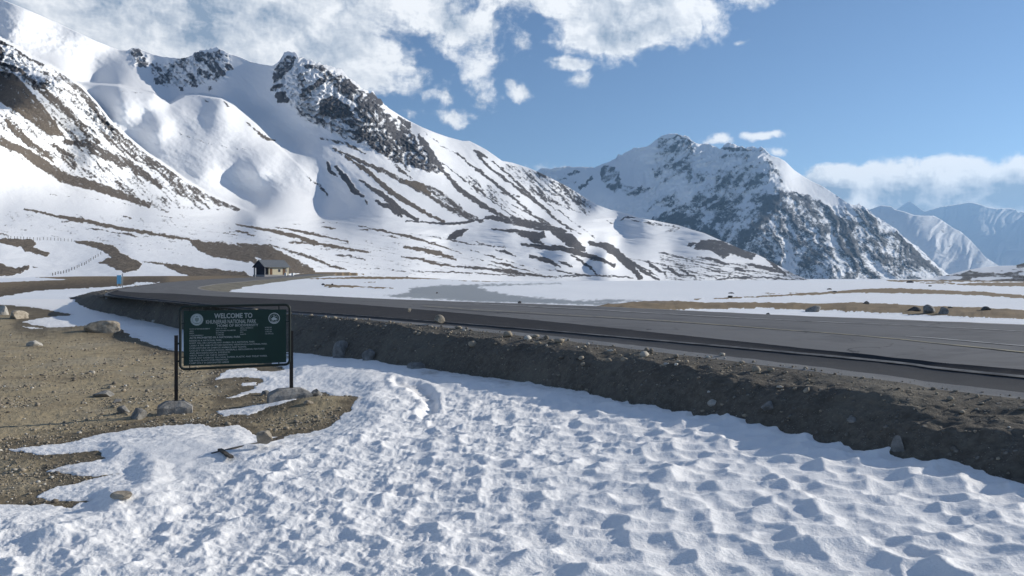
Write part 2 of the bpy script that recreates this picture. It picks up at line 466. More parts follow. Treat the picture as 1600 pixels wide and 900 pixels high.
M_ROCKT = mat_rock('tan_rock', (.22, .19, .15), (.42, .38, .31), 4)
M_ROCKD = mat_rock('dark_rock', (.06, .058, .058), (.14, .135, .13), 4)
M_ROCKW = mat_rock('pale_rock', (.34, .33, .30), (.52, .50, .46), 6)
M_WOOD = mat_plain('weathered_wood', (.085, .075, .065), .85, .4, 12, .003)

# ------------------------------------------------------------------ mountains
def relief(name, mat, xs, skyline, base_y, rows, ctrl, jumps=(), rough=None, masks=None, back=(.25, 14), zmin=-4.0, label=None, jag=()):
    """a mountain side: skyline and slopes at their own distances, closed by a slope that falls away behind the crest"""
    sk = np.array(skyline, float)
    top = np.interp(xs, sk[:, 0], sk[:, 1])
    for a_, b_, am_ in jag: top = top - am_ * (.5 + ridged(xs / 11., xs * 0 + 3.3, 3, 901, .6)) * sstep(a_ - 8, a_ + 8, xs) * sstep(b_ + 8, b_ - 8, xs)
    t = np.linspace(0, 1, rows)[:, None]
    px = np.broadcast_to(xs, (rows, len(xs))).copy()
    by = np.interp(xs, *np.array(base_y, float).T)
    # ragged crest
    py = by + (top - by) * t
    js = []
    gx = np.arange(-400, 2000, 2.0); kern = np.exp(-.5 * (np.arange(-60, 61) / 16.0) ** 2); kern /= kern.sum()
    def soft(v): return np.convolve(np.pad(v, 60, mode='edge'), kern, 'valid')
    def jump(x, y, j):
        yc = np.interp(x, gx, j[0]); ys_ = np.interp(x, gx, j[1]); am = np.interp(x, gx, j[2])
        return am * sstep(0, j[3], yc - y) * sstep(j[4], 0, ys_ - y)
    for curve, amount, width, decay in jumps:
        cv = np.array(curve, float)
        slope0 = (cv[1, 1] - cv[0, 1]) / (cv[1, 0] - cv[0, 0]); slope1 = (cv[-1, 1] - cv[-2, 1]) / (cv[-1, 0] - cv[-2, 0])
        yc = np.interp(gx, cv[:, 0], cv[:, 1])
        yc = np.where(gx < cv[0, 0], cv[0, 1] + slope0 * (gx - cv[0, 0]), np.where(gx > cv[-1, 0], cv[-1, 1] + slope1 * (gx - cv[-1, 0]), yc))
        js.append((yc, soft(yc), soft(np.interp(gx, *np.array(amount, float).T)), width, decay))
    pts = [(c[0], c[1]) for c in ctrl]; vals = []
    for c in ctrl:
        vals.append(math.log(c[2]) - sum(float(jump(c[0], c[1], j)) for j in js))
    logd = tps(pts, vals, px, py)
    for j in js: logd = logd + jump(px, py, j)
    rock = np.zeros_like(px); brown = np.zeros_like(px)
    if masks: rock, brown = masks(px, py)
    if rough: logd = logd + rough(px, py, rock, t)
    d = np.exp(logd)
    # keep the ground rising away from the viewer
    V = to_world(px, py, d)
    nb = back[1]
    crest = V[-1]; out = [V]
    dirn = np.stack([crest[:, 0], crest[:, 1], 0 * crest[:, 2]], -1); dirn /= np.linalg.norm(dirn, axis=1)[:, None]
    for k in range(1, nb + 1):
        s = back[0] * crest[:, 1:2] * (k / nb) ** 1.5
        p = crest + dirn * s
        p[:, 2] = crest[:, 2] - (s[:, 0] * .62) - .004 * crest[:, 1]
        out.append(p[None])
    V = np.concatenate(out, 0)
    V[..., 2] = np.maximum(V[..., 2], zmin)
    ext = lambda a: np.concatenate([a, np.repeat(a[-1:], nb, 0)], 0)
    q = grid_quads(rows + nb, len(xs))
    me = mesh_np(name, V, q, mat, {'rock': ext(rock), 'brown': ext(brown)})
    o = link(name, me, kind='structure')
    if label: o['label'] = label
    return o, px, py, d

def paint(px, py, strokes, wob=3.0, seed=3, ang=None):
    """strokes: (points, half width, strength, brown). returns the strength field and the brown field"""
    wx = fbm(px / 9, py / 9, 3, seed) * wob * 1.6; wy = fbm(px / 9, py / 5, 3, seed + 50) * wob
    X, Y = px + wx, py + wy
    rock = np.zeros_like(px); brown = np.zeros_like(px)
    for pts, hw, s, b in strokes:
        sd = poly_sdf(X, Y, pts, 20) + 2 if hw == 0 else stroke_sdf(X, Y, pts, hw)
        v = sstep(-1.3, 2.1, sd - (.6 if b > .45 else 0)) * s
        m = v > rock
        rock = np.where(m, v, rock); brown = np.where(m & (v > .05), b, brown)
    return rock, brown

# ---- the long mountain on the left
SPUR = [(-100, 18), (0, 62), (25, 76), (50, 92), (75, 103), (100, 118), (125, 136), (150, 162), (175, 195), (200, 217), (230, 242), (260, 262), (290, 284), (320, 302), (350, 316), (385, 330)]
MOUND = [(90, 125), (130, 133), (160, 134), (185, 136), (215, 143), (240, 148), (252, 157), (266, 163), (274, 158), (288, 151), (310, 150), (345, 156), (365, 166), (385, 182), (402, 197), (430, 226), (445, 240)]
LEFT_SKY = [(-700, -190), (-450, -170), (-280, -120), (-110, -60), (0, -2), (30, 10), (60, 22), (90, 36), (120, 50), (150, 64), (186, 78), (200, 79), (206, 76), (216, 78), (228, 80), (240, 85), (258, 89), (270, 90), (284, 91), (300, 88), (306, 84), (316, 82), (330, 79), (338, 77), (350, 81), (366, 86), (378, 90), (391, 96), (405, 100), (425, 103), (436, 97), (443, 88), (448, 84), (458, 85), (464, 90), (478, 96), (490, 100), (497, 102), (510, 107), (530, 113), (537, 115), (545, 124), (560, 137), (572, 146), (582, 147), (592, 158), (600, 164), (620, 177), (640, 189), (660, 199), (680, 207), (700, 214), (722, 220), (733, 220), (745, 226), (760, 234), (784, 251), (800, 254), (828, 263), (848, 272), (864, 280), (884, 290), (900, 300), (932, 320), (955, 328), (980, 334), (1000, 341), (1020, 344), (1040, 348), (1060, 352), (1085, 360), (1100, 364), (1120, 373), (1140, 381), (1160, 390), (1180, 396), (1200, 406), (1220, 417), (1240, 428), (1262, 437), (1300, 441), (1340, 444)]
LEFT_CTRL = [(-700, 445, 180), (-350, 442, 185), (-700, 300, 560), (-350, 300, 600), (-350, 120, 850), (-700, 60, 900), (-700, -180, 2300), (-350, -140, 2600), (-100, 440, 200), (0, 436, 230), (150, 433, 262), (300, 431, 280), (420, 431, 264), (420, 424, 300), (480, 431, 340), (640, 434, 560), (800, 440, 800), (1000, 442, 950), (1260, 440, 1300), (1340, 445, 1400),
    (0, 380, 400), (0, 335, 640), (-100, 330, 560), (200, 380, 500), (200, 335, 860), (400, 390, 560), (400, 345, 1000), (600, 400, 780), (600, 370, 1020), (700, 415, 830), (800, 425, 930),
    (-100, 200, 780), (-100, 60, 900), (0, 300, 780), (0, 200, 870), (0, 120, 950), (0, 66, 1010), (100, 290, 960), (100, 200, 1070), (100, 122, 1120), (150, 240, 1080), (195, 222, 1190), (200, 290, 1090), (260, 268, 1240), (300, 315, 1180), (370, 332, 1290),
    (-100, -55, 2850), (0, 0, 2950), (20, 50, 2620), (60, 70, 2700), (100, 40, 3050), (120, 100, 2800), (185, 79, 3150), (150, 125, 2760), (250, 128, 2740), (235, 92, 3100), (330, 80, 2930), (320, 135, 2540), (390, 98, 2660), (395, 165, 2230),
    (185, 140, 1830), (238, 152, 1835), (262, 168, 1850), (282, 175, 1830), (345, 160, 1905), (395, 195, 1925), (320, 190, 1800), (225, 180, 1750), (275, 195, 1765), (250, 198, 1690), (360, 230, 1720), (430, 240, 1760), (300, 240, 1640), (320, 270, 1570), (400, 270, 1610), (440, 300, 1550), (400, 325, 1400), (500, 340, 1400), (470, 250, 1770), (500, 285, 1670), (530, 320, 1500), (545, 262, 1740), (430, 205, 2060), (460, 225, 2000), (520, 215, 1930), (560, 240, 1850),
    (451, 86, 2420), (440, 150, 2160), (470, 180, 2060), (520, 112, 2290), (510, 160, 2090), (545, 150, 2150), (545, 195, 2000), (600, 165, 2320), (600, 205, 2040), (640, 235, 2020), (680, 250, 2010), (640, 195, 2400), (575, 175, 2090), (655, 215, 2150),
    (700, 215, 2460), (745, 226, 2500), (700, 270, 1980), (700, 310, 1660), (760, 300, 1960), (760, 255, 2300), (800, 256, 2460), (830, 320, 2020), (862, 281, 2380), (900, 340, 2030), (932, 321, 2240), (1000, 342, 2080), (960, 390, 1560), (1050, 395, 1700), (1100, 366, 1940), (1180, 400, 1720), (1225, 422, 1560),
    (620, 300, 1560), (600, 330, 1300), (660, 350, 1250), (700, 352, 1290), (740, 338, 1450), (800, 350, 1340), (850, 362, 1290), (900, 375, 1240), (950, 395, 1170), (700, 382, 1130), (780, 385, 1120), (850, 398, 1090), (920, 415, 1040), (1000, 428, 1060), (850, 345, 1680), (930, 378, 1500), (1080, 428, 1250), (1160, 430, 1380)]

def left_masks(px, py):
    S = []
    add = lambda pts, hw=0, s=.85, b=.3: S.append((pts, hw, s, b))
    # near spur
    add([(-60, 70), (0, 112), (20, 115), (48, 142), (78, 180), (98, 211), (82, 212), (58, 198), (30, 176), (0, 160), (-60, 110)], 0, .95, .85)
    add([(30, 108), (70, 143), (110, 180), (152, 222)], 9, .78, .6); add([(10, 188), (25, 205), (45, 222), (84, 252)], 7, .9, .7)
    add([(-20, 212), (0, 220), (40, 238), (75, 262), (100, 278), (130, 286), (170, 298), (215, 314), (232, 320)], 9.5, .95, .75)
    add([(100, 222), (135, 224), (160, 240), (200, 256), (235, 280), (250, 292)], 9, .85, .5); add([(85, 225), (110, 250), (118, 265)], 8, .8, .5)
    add([(90, 115), (125, 140), (150, 168), (190, 215), (230, 246), (270, 275), (320, 305), (372, 326)], 9, .72, .45); add([(235, 255), (262, 275), (285, 300), (325, 322)], 8, .7, .5)
    add([(290, 285), (325, 312), (345, 322)], 5, .7, .5); add([(150, 200), (195, 235), (240, 262)], 8, .6, .4); add([(110, 140), (140, 180), (170, 215)], 9, .5, .4)
    add([(-5, 64), (20, 72)], 4, .95, .2); add([(25, 78), (50, 90)], 5, .8, .2); add([(52, 92), (68, 102)], 5, .9, .2); add([(-5, 70), (4, 85), (0, 100)], 5, .95, .5); add([(5, 100), (28, 110)], 5, .95, .2); add([(80, 105), (108, 122)], 4, .8, .2)
    add([(62, 110), (75, 116)], 4, .8, .2); add([(130, 265), (150, 278)], 5, .6, .4); add([(180, 285), (215, 310)], 8, .6, .5); add([(50, 160), (100, 205), (130, 222)], 8, .55, .4)
    add([(-40, 40), (150, 150), (380, 328), (240, 325), (90, 280), (-40, 210)], 0, .36, .4)
    SP, S = S, []
    # cirque and crest rocks
    for x, y, r in ((213, 82, 7), (222, 97, 8), (248, 108, 5), (258, 122, 8), (246, 126, 6), (312, 88, 8), (326, 92, 9), (340, 84, 6), (335, 104, 9), (343, 112, 8), (322, 116, 6), (298, 120, 6), (303, 131, 6), (283, 138, 4), (358, 105, 5), (286, 93, 3), (328, 138, 4), (312, 112, 5), (440, 180 - 28, 9)):
        add([(x - r * .6, y - r * .35), (x + r * .6, y + r * .4)], r * 1.25, .80, .05)
    add([(236, 100), (262, 96), (300, 88), (330, 80), (362, 88), (352, 112), (338, 128), (300, 134), (262, 136), (240, 128)], 0, .40, .05)
    add([(440, 96), (451, 86), (462, 90), (456, 104), (440, 122), (428, 128), (428, 110)], 0, .58, .05); add([(425, 140), (440, 133)], 5, .75, .05)
    add([(478, 104), (500, 104), (515, 118), (500, 128), (480, 142), (470, 150)], 6, .6, .05); add([(512, 120), (535, 118), (570, 146), (590, 160), (600, 176), (570, 170), (530, 145)], 0, .60, .1)
    add([(500, 160), (520, 150), (545, 168), (548, 182), (520, 185), (500, 178)], 0, .74, .15)
    add([(560, 165), (600, 172), (640, 205), (662, 235), (690, 268), (682, 270), (640, 258), (612, 250), (575, 225), (545, 195), (530, 190)], 0, .57, .12)
    add([(572, 148), (590, 150), (596, 163)], 6, .66, .1); add([(622, 184), (636, 194), (640, 205)], 5, .66, .1); add([(655, 212), (662, 225), (675, 245), (690, 262)], 7, .72, .1); add([(470, 120), (480, 150), (470, 175), (500, 185), (540, 210), (580, 218)], 12, .44, .05)
    add([(600, 196), (625, 215), (650, 240)], 9, .75, .1); add([(545, 205), (575, 212), (560, 222)], 6, .7, .1)
    # mid slopes
    add([(540, 244), (570, 264), (600, 290), (620, 306), (660, 330), (692, 346)], 5.2, .95, .75)
    add([(512, 254), (516, 266), (526, 276)], 3.4, 1, .1); add([(524, 260), (540, 278), (553, 297), (567, 306)], 5, 1, .1); add([(571, 288), (600, 306), (628, 330), (652, 344)], 5, 1, .25); add([(588, 314), (610, 325), (628, 338)], 4, .95, .1); add([(570, 312), (574, 320)], 2.5, .9, .1); add([(560, 281), (570, 286)], 2.5, .8, .1)
    add([(500, 216), (540, 224), (570, 240)], 4, .6, .5); add([(520, 232), (560, 250), (600, 268), (640, 288), (680, 312), (735, 338)], 5, .68, .55); add([(585, 220), (620, 260), (650, 285)], 3, .62, .4); add([(605, 225), (640, 268)], 3, .65, .3); add([(640, 240), (660, 262), (672, 268)], 4, .7, .2)
    add([(636, 284), (655, 290), (672, 302)], 7, .92, 1.0); add([(668, 292), (690, 306), (720, 326)], 7, .62, .4); add([(690, 320), (725, 335), (752, 345)], 6, .68, .4)
    add([(478, 276), (500, 290), (512, 306)], 3, .55, .3); add([(383, 190), (400, 204), (418, 218), (430, 219)], 3.5, .85, .6); add([(312, 153), (330, 162)], 3, .55, .4); add([(352, 160), (358, 168)], 3.5, .8, .4)
    add([(140, 136), (200, 143), (240, 148), (253, 166)], 1.4, .8, .5); add([(256, 197), (290, 212), (320, 222), (365, 232), (420, 236)], 1.5, .85, .5)
    # scree runs on the sunny slope
    for run in (([(684, 258), (720, 298), (760, 324), (792, 341)], 5.0, .8), ([(690, 254), (750, 300), (806, 341)], 1.7, .9), ([(702, 264), (765, 308), (828, 346)], 1.4, .8), ([(714, 240), (760, 276), (800, 307), (852, 352)], 3.0, .85),
                ([(744, 240), (765, 262), (800, 288), (850, 326), (894, 362)], 2.6, .85), ([(770, 252), (800, 277), (836, 312), (870, 345), (908, 366)], 2.6, .85), ([(790, 268), (830, 300), (880, 335), (930, 372)], 1.6, .6),
                ([(662, 205), (690, 228), (712, 240)], 1.2, .7), ([(820, 290), (850, 310), (885, 322)], 4, .55), ([(742, 236), (750, 240), (760, 246)], 4, .8), ([(780, 300), (812, 308)], 3, .6), ([(800, 320), (840, 340), (880, 362)], 2.6, .7)):
        add(run[0], run[1], run[2], .3)
    add([(786, 256), (850, 272), (905, 302), (935, 326), (920, 336), (880, 324), (840, 300), (805, 276)], 0, .40, .1); add([(840, 268), (852, 276)], 5, .7, .1); add([(862, 284), (890, 300), (905, 318)], 6, .6, .1)
    add([(730, 280), (760, 300), (790, 320)], 12, .36, .2)
    # dark moraine
    add([(636, 345), (700, 350), (730, 347), (765, 341)], 2.6, .95, .1); add([(762, 340), (800, 344), (850, 355), (882, 361)], 7, .74, .15); add([(770, 358), (820, 363), (850, 365)], 3, .95, .1)
    add([(813, 366), (850, 363), (852, 370), (838, 374), (848, 381), (836, 379), (826, 372)], 0, 1, .1); add([(862, 362), (890, 366), (905, 378), (915, 391), (900, 390), (880, 376)], 0, 1, .1); add([(700, 372), (712, 362), (730, 358), (722, 366), (712, 372)], 0, 1, .1)
    add([(816, 382), (845, 386), (880, 388), (905, 396), (935, 404), (960, 415)], 4.6, 1, .1); add([(922, 380), (945, 384), (962, 394), (985, 416), (1000, 434)], 6.5, 1, .1); add([(958, 388), (985, 408), (1012, 428), (1030, 438)], 3.4, .95, .1)
    add([(828, 400), (858, 408), (874, 416)], 4, .95, .1); add([(893, 399), (915, 412), (935, 430)], 2.8, .95, .1); add([(775, 391), (790, 394), (805, 400)], 2.4, .85, .1); add([(874, 407), (893, 417)], 2.6, .9, .1); add([(640, 364), (690, 372), (740, 382), (790, 386)], 1.6, .8, .2)
    add([(1008, 408), (1025, 420), (1042, 430)], 3, .9, .1); add([(1044, 418), (1052, 424), (1062, 431)], 3.4, .95, .1); add([(1060, 418), (1075, 427), (1088, 436)], 2.2, .85, .1); add([(985, 404), (1040, 414)], 1.6, .8, .1); add([(1000, 416), (1030, 432)], 2.0, .8, .1)
    add([(1095, 376), (1120, 376), (1150, 386), (1180, 398), (1175, 404), (1140, 396), (1132, 403), (1115, 392), (1085, 388)], 0, .82, .05); add([(1075, 384), (1086, 380)], 4, .9, .05)
    add([(1090, 402), (1115, 406), (1140, 415)], 2.8, .85, .1); add([(1165, 412), (1200, 420), (1225, 426)], 4, .85, .1); add([(1198, 404), (1212, 416), (1228, 430)], 3.6, .9, .1); add([(1085, 412), (1140, 432)], 2.2, .7, .1); add([(1145, 418), (1165, 424)], 3, .8, .1)
    add([(1120, 437), (1150, 434), (1190, 433), (1250, 438)], 2.2, .95, .1); add([(1030, 395), (1240, 425), (1265, 440), (1040, 437)], 0, .36, .1)
    add([(968, 346), (978, 339), (996, 341)], 1.6, .95, .1); add([(985, 344), (1060, 356), (1040, 362)], 4, .42, .05); add([(1034, 395), (1044, 398)], 2.5, .9, .05); add([(948, 345), (962, 352)], 1.5, .6, .1)
    # brown patches on the gentle lower slopes
    add([(36, 327), (60, 331), (90, 338), (130, 344), (160, 351), (200, 359), (250, 367), (290, 374), (330, 380)], 4.0, .95, 1); add([(98, 346), (125, 345), (145, 348)], 2.6, .9, 1)
    add([(-60, 372), (50, 375), (56, 380), (48, 386), (76, 396), (72, 400), (40, 392), (36, 386), (0, 378), (-60, 378)], 0, .95, 1); add([(-20, 362), (14, 368)], 3, .8, 1)
    add([(116, 377), (145, 378), (180, 386), (190, 397), (222, 412), (216, 420), (200, 425), (180, 420), (176, 416), (154, 410), (176, 402), (160, 390)], 0, .95, 1); add([(222, 409), (250, 411), (262, 415)], 2.5, .9, 1)
    add([(252, 411), (300, 418), (380, 425), (392, 433), (300, 432), (275, 424)], 0, .97, 1); add([(-60, 412), (0, 413), (22, 420), (46, 415), (44, 420), (22, 430), (-60, 432)], 0, .95, 1); add([(52, 416), (60, 418)], 2, .8, .8)
    add([(137, 357), (160, 359)], 1.8, .9, .6); add([(168, 362), (205, 366), (214, 371)], 2.6, .85, .6); add([(180, 367), (192, 371)], 1.6, .9, .6); add([(215, 371), (240, 369)], 1.2, .9, .6); add([(190, 337), (208, 341)], 1.8, .9, .6)
    add([(298, 378), (345, 379), (372, 384), (395, 396), (405, 411), (372, 407), (330, 400), (308, 388)], 0, .93, .95); add([(370, 380), (420, 384), (450, 400), (482, 416), (492, 426), (450, 427), (436, 414), (405, 403), (385, 390)], 0, .93, .95); add([(420, 382), (452, 392), (485, 402), (520, 416), (540, 421)], 3.4, .9, .8)
    add([(368, 350), (400, 356), (440, 364), (470, 371), (495, 380), (530, 387), (576, 394)], 4.2, .95, 1); add([(452, 378), (480, 380), (498, 383)], 3.4, .9, 1); add([(430, 355), (470, 362), (510, 370), (544, 378)], 3, .92, .9)
    add([(350, 364), (370, 361), (392, 366), (402, 370)], 2.2, .9, 1); add([(352, 366), (378, 368)], 1.8, .85, 1); add([(448, 349), (472, 351)], 1.4, .85, .6); add([(503, 354), (526, 357)], 3, .9, .9); add([(494, 349), (510, 347), (545, 351)], 1.3, .85, .6)
    add([(560, 353), (600, 361), (640, 370), (680, 381), (722, 396)], 3.0, .9, .7); add([(558, 358), (580, 360)], 2, .85, .7); add([(590, 367), (640, 374)], 1.8, .8, .7); add([(632, 386), (660, 390), (690, 398), (712, 405)], 4.6, .92, .95); add([(625, 401), (655, 404), (682, 412), (712, 417)], 3.2, .88, .8)
    add([(520, 398), (545, 400), (572, 406)], 2.6, .85, .5); add([(495, 388), (520, 391)], 1.8, .8, .5); add([(558, 374), (580, 379)], 1.4, .85, .5)
    add([(735, 402), (765, 408), (800, 416), (850, 430)], 2.4, .8, .5); add([(712, 383), (760, 398), (800, 410), (842, 422)], 2, .75, .5); add([(715, 416), (760, 420), (820, 428), (870, 434)], 3.0, .82, .4); add([(765, 414), (790, 420), (815, 426)], 3, .8, .5); add([(560, 418), (640, 424), (720, 426), (800, 430), (880, 434)], 1.9, .85, .5); add([(620, 434), (640, 433)], 1.6, .8, .4); add([(865, 432), (920, 430), (990, 434)], 2, .8, .1)
    add([(850, 420), (900, 428), (960, 433)], 2.0, .7, .2); add([(720, 370), (760, 383), (795, 388)], 1.0, .7, .3)
    add([(38, 300), (100, 306), (160, 312), (200, 319), (240, 324), (290, 338), (305, 338)], 1.5, .85, .7); add([(216, 324), (260, 330), (300, 344)], 1.8, .7, .6); add([(240, 336), (292, 343)], 1.8, .75, .5); add([(238, 347), (320, 357)], 1.1, .6, .6)
    add([(0, 330), (330, 345), (640, 380), (760, 400), (820, 432), (600, 430), (300, 400), (0, 365)], 0, .20, .6)
    rock, brown = paint(px, py, S, 2.6); r2, b2 = paint(px, py, SP, 2.6)
    sp_ = np.array(SPUR, float); r2 = r2 * sstep(-2.5, 1.0, py - np.interp(px, sp_[:, 0], sp_[:, 1]))
    brown = np.where(r2 > rock, b2, brown); rock = np.maximum(rock, r2)
    rock = rock * (1 - .20 * sstep(420, 380, px) * sstep(332, 318, py)) * (1 - .12 * sstep(290, 310, px) * sstep(500, 480, px) * sstep(376, 380, py))
    # break-up that runs down the fall line
    steep = sstep(250, 130, py) * .5 + .5
    k = math.radians(44)
    u = (px * math.cos(k) + py * math.sin(k)); v = (-px * math.sin(k) + py * math.cos(k))
    st = fbm(u / 26, v / 5.0, 4, 11, .6); sp = fbm(px / 4.2, py / 3.4, 3, 21, .6); hz = fbm((px + py * 2.2) / 40, (py - px * .16) / 2.6, 3, 31, .6)
    low = sstep(335, 365, py)
    streak = np.where(py > 0, st * (1 - low) + hz * low, 0)
    solid = sstep(.55, .95, rock)
    inrock = sstep(-6, 6, poly_sdf(px, py, [(425, 85), (470, 85), (540, 118), (620, 178), (700, 270), (640, 265), (560, 225), (480, 190), (420, 140)]))
    rib_ = ridged(px / 11, py / 9, 4, 7, .55)
    rock = rock + inrock * sstep(.2, .4, rock) * (rib_ - .46) * .75
    rock = np.clip(rock + (1 - .55 * inrock) * (streak * .95 + sp * .55) * (.46 + .30 * (1 - solid)) * sstep(.03, .3, rock), 0, 1)
    return rock, brown
def left_rough(px, py, rock, t):
    r = sstep(.35, .8, rock)
    crag = np.zeros_like(px)
    for c in ([(425, 85), (470, 85), (540, 118), (620, 178), (700, 270), (640, 265), (560, 225), (480, 190), (420, 140)], [(200, 76), (235, 82), (230, 108), (205, 108)], [(300, 78), (360, 80), (360, 125), (280, 140), (235, 135), (245, 100)], [(-60, 30), (30, 70), (130, 135), (210, 222), (180, 222), (100, 150), (-60, 110)]):
        crag = np.maximum(crag, sstep(-4, 10, poly_sdf(px, py, c)))
    edge = sstep(1.0, .985, t) * .8 + .2
    k = math.radians(40)
    u = px * math.cos(k) + py * math.sin(k); v = -px * math.sin(k) + py * math.cos(k)
    gully = fbm(u / 60, v / 16, 4, 5, .55) * sstep(340, 290, py)
    big = fbm(px / 70, py / 45, 3, 6)
    fine = ridged(px / 11, py / 9, 4, 7, .55)
    ice = sstep(-6, 14, poly_sdf(px, py, [(-40, 20), (20, 22), (80, 42), (130, 72), (118, 96), (60, 88), (0, 58), (-40, 40)]))
    roll = fbm((px + 2 * py) / 60, (py - .1 * px) / 9, 3, 8) * sstep(320, 350, py)
    slope = sstep(640, 720, px) * sstep(345, 300, py)
    # the shaded trough, the little knolls beside it, and the ribs of the sunny slope
    tr = stroke_sdf(px, py, [(470, 238), (500, 270), (520, 300), (545, 322)], 16, 30); trough = sstep(-14, 12, tr) * .012
    rib = stroke_sdf(px, py, [(430, 240), (462, 252), (490, 290), (520, 328)], 14, 40); rb = -sstep(-30, 10, rib) * .030
    return .006 * ice * ridged((px + py) / 26, (py - px * .5) / 12, 4, 19, .55) + .0022 * gully + .004 * big * sstep(350, 300, py) + crag * (-.016 * fine + .010 * fbm(px / 24, py / 20, 3, 9)) - .0016 * r * (1 - crag) * sstep(340, 300, py) + roll * .010 + .0020 * fbm((px + py) / 22, (py - px * .6) / 9, 5, 41, .55) * sstep(340, 300, py) + slope * .0020 * fbm(u / 90, v / 7, 3, 15) + trough
xs_left = np.concatenate([np.arange(-690, -110, 9.0), np.arange(-108, 1338, 1.42)])
mtn_left, LPX, LPY, LD = relief('mountain', M_MTN, xs_left, LEFT_SKY, [(-110, 446), (300, 440), (420, 437), (600, 442), (800, 448), (1340, 448)], 330, LEFT_CTRL,
    [(SPUR, [(-100, 1.0), (88, .86), (135, .46), (200, .32), (300, .17), (360, 0)], 5.0, 230), (MOUND, [(60, 0), (130, .26), (280, .24), (360, .10), (430, 0)], 5.0, 95)], left_rough, left_masks, (.22, 10), jag=((205, 222, 3), (300, 350, 4), (438, 600, 5)))

# ---- the rocky peak across the lake
PEAK_SKY = [(830, 274), (845, 264), (856, 266), (870, 264), (890, 262), (905, 263), (930, 263), (946, 257), (955, 253), (962, 250), (966, 242), (970, 244), (985, 236), (990, 232), (1006, 232), (1012, 229), (1022, 221), (1034, 212), (1046, 209), (1056, 209), (1066, 214), (1074, 216), (1082, 223), (1092, 225), (1106, 224), (1116, 229), (1124, 235), (1130, 230), (1139, 226), (1150, 230), (1157, 232), (1166, 234), (1176, 231), (1182, 235), (1190, 232), (1197, 237), (1204, 243), (1216, 246), (1227, 252), (1240, 265), (1256, 276), (1268, 283), (1285, 291), (1302, 302), (1314, 310), (1328, 320), (1335, 323), (1342, 321), (1350, 326), (1358, 332), (1370, 342), (1384, 350), (1396, 358), (1402, 362), (1415, 375), (1422, 381), (1436, 390), (1447, 401), (1460, 413), (1470, 421), (1490, 433), (1530, 442)]
PEAK_CTRL = [(840, 270, 6900), (870, 264, 6800), (930, 262, 6600), (985, 236, 6600), (1050, 210, 6400), (1110, 226, 6250), (1140, 228, 6150), (1192, 233, 5950), (1250, 273, 5900), (1330, 322, 5300), (1400, 361, 4950), (1470, 422, 4700), (1525, 440, 4700),
    (880, 300, 6350), (950, 300, 5950), (920, 330, 5900), (1000, 270, 6250), (1000, 330, 5850), (960, 350, 5750), (1060, 260, 6050), (1080, 300, 5650), (1130, 270, 5800), (1060, 326, 5650), (1020, 350, 5550), (1100, 355, 5250), (1140, 330, 5450), (1130, 370, 5000),
    (1180, 255, 5780), (1200, 262, 5700), (1222, 288, 5400), (1230, 262, 5800), (1270, 300, 5550), (1190, 320, 5150), (1170, 350, 4800), (1150, 390, 4750), (1250, 340, 4900), (1280, 390, 4500), (1230, 380, 4600), (1200, 400, 4480), (1320, 345, 5000), (1340, 400, 4450), (1400, 400, 4650), (1300, 430, 4150), (1400, 430, 4350),
    (860, 445, 5000), (1000, 445, 4850), (1150, 445, 4450), (1250, 445, 4150), (1350, 445, 4150), (1450, 445, 4250), (1530, 448, 4300)]
def peak_ribs(px, py):
    lw = sstep(1240, 1180, px + (py - 300) * .35)
    def along(deg, seed, a=80, b=24):
        X = px + 26 * fbm(px / 60, py / 60, 3, seed + 3); Y = py + 20 * fbm(px / 60, py / 60, 3, seed + 5)
        k = math.radians(deg); u = X * math.cos(k) + Y * math.sin(k); v = -X * math.sin(k) + Y * math.cos(k)
        return ridged(u / a, v / b, 4, seed, .52)
    return along(140, 81) * lw + along(50, 91) * (1 - lw)
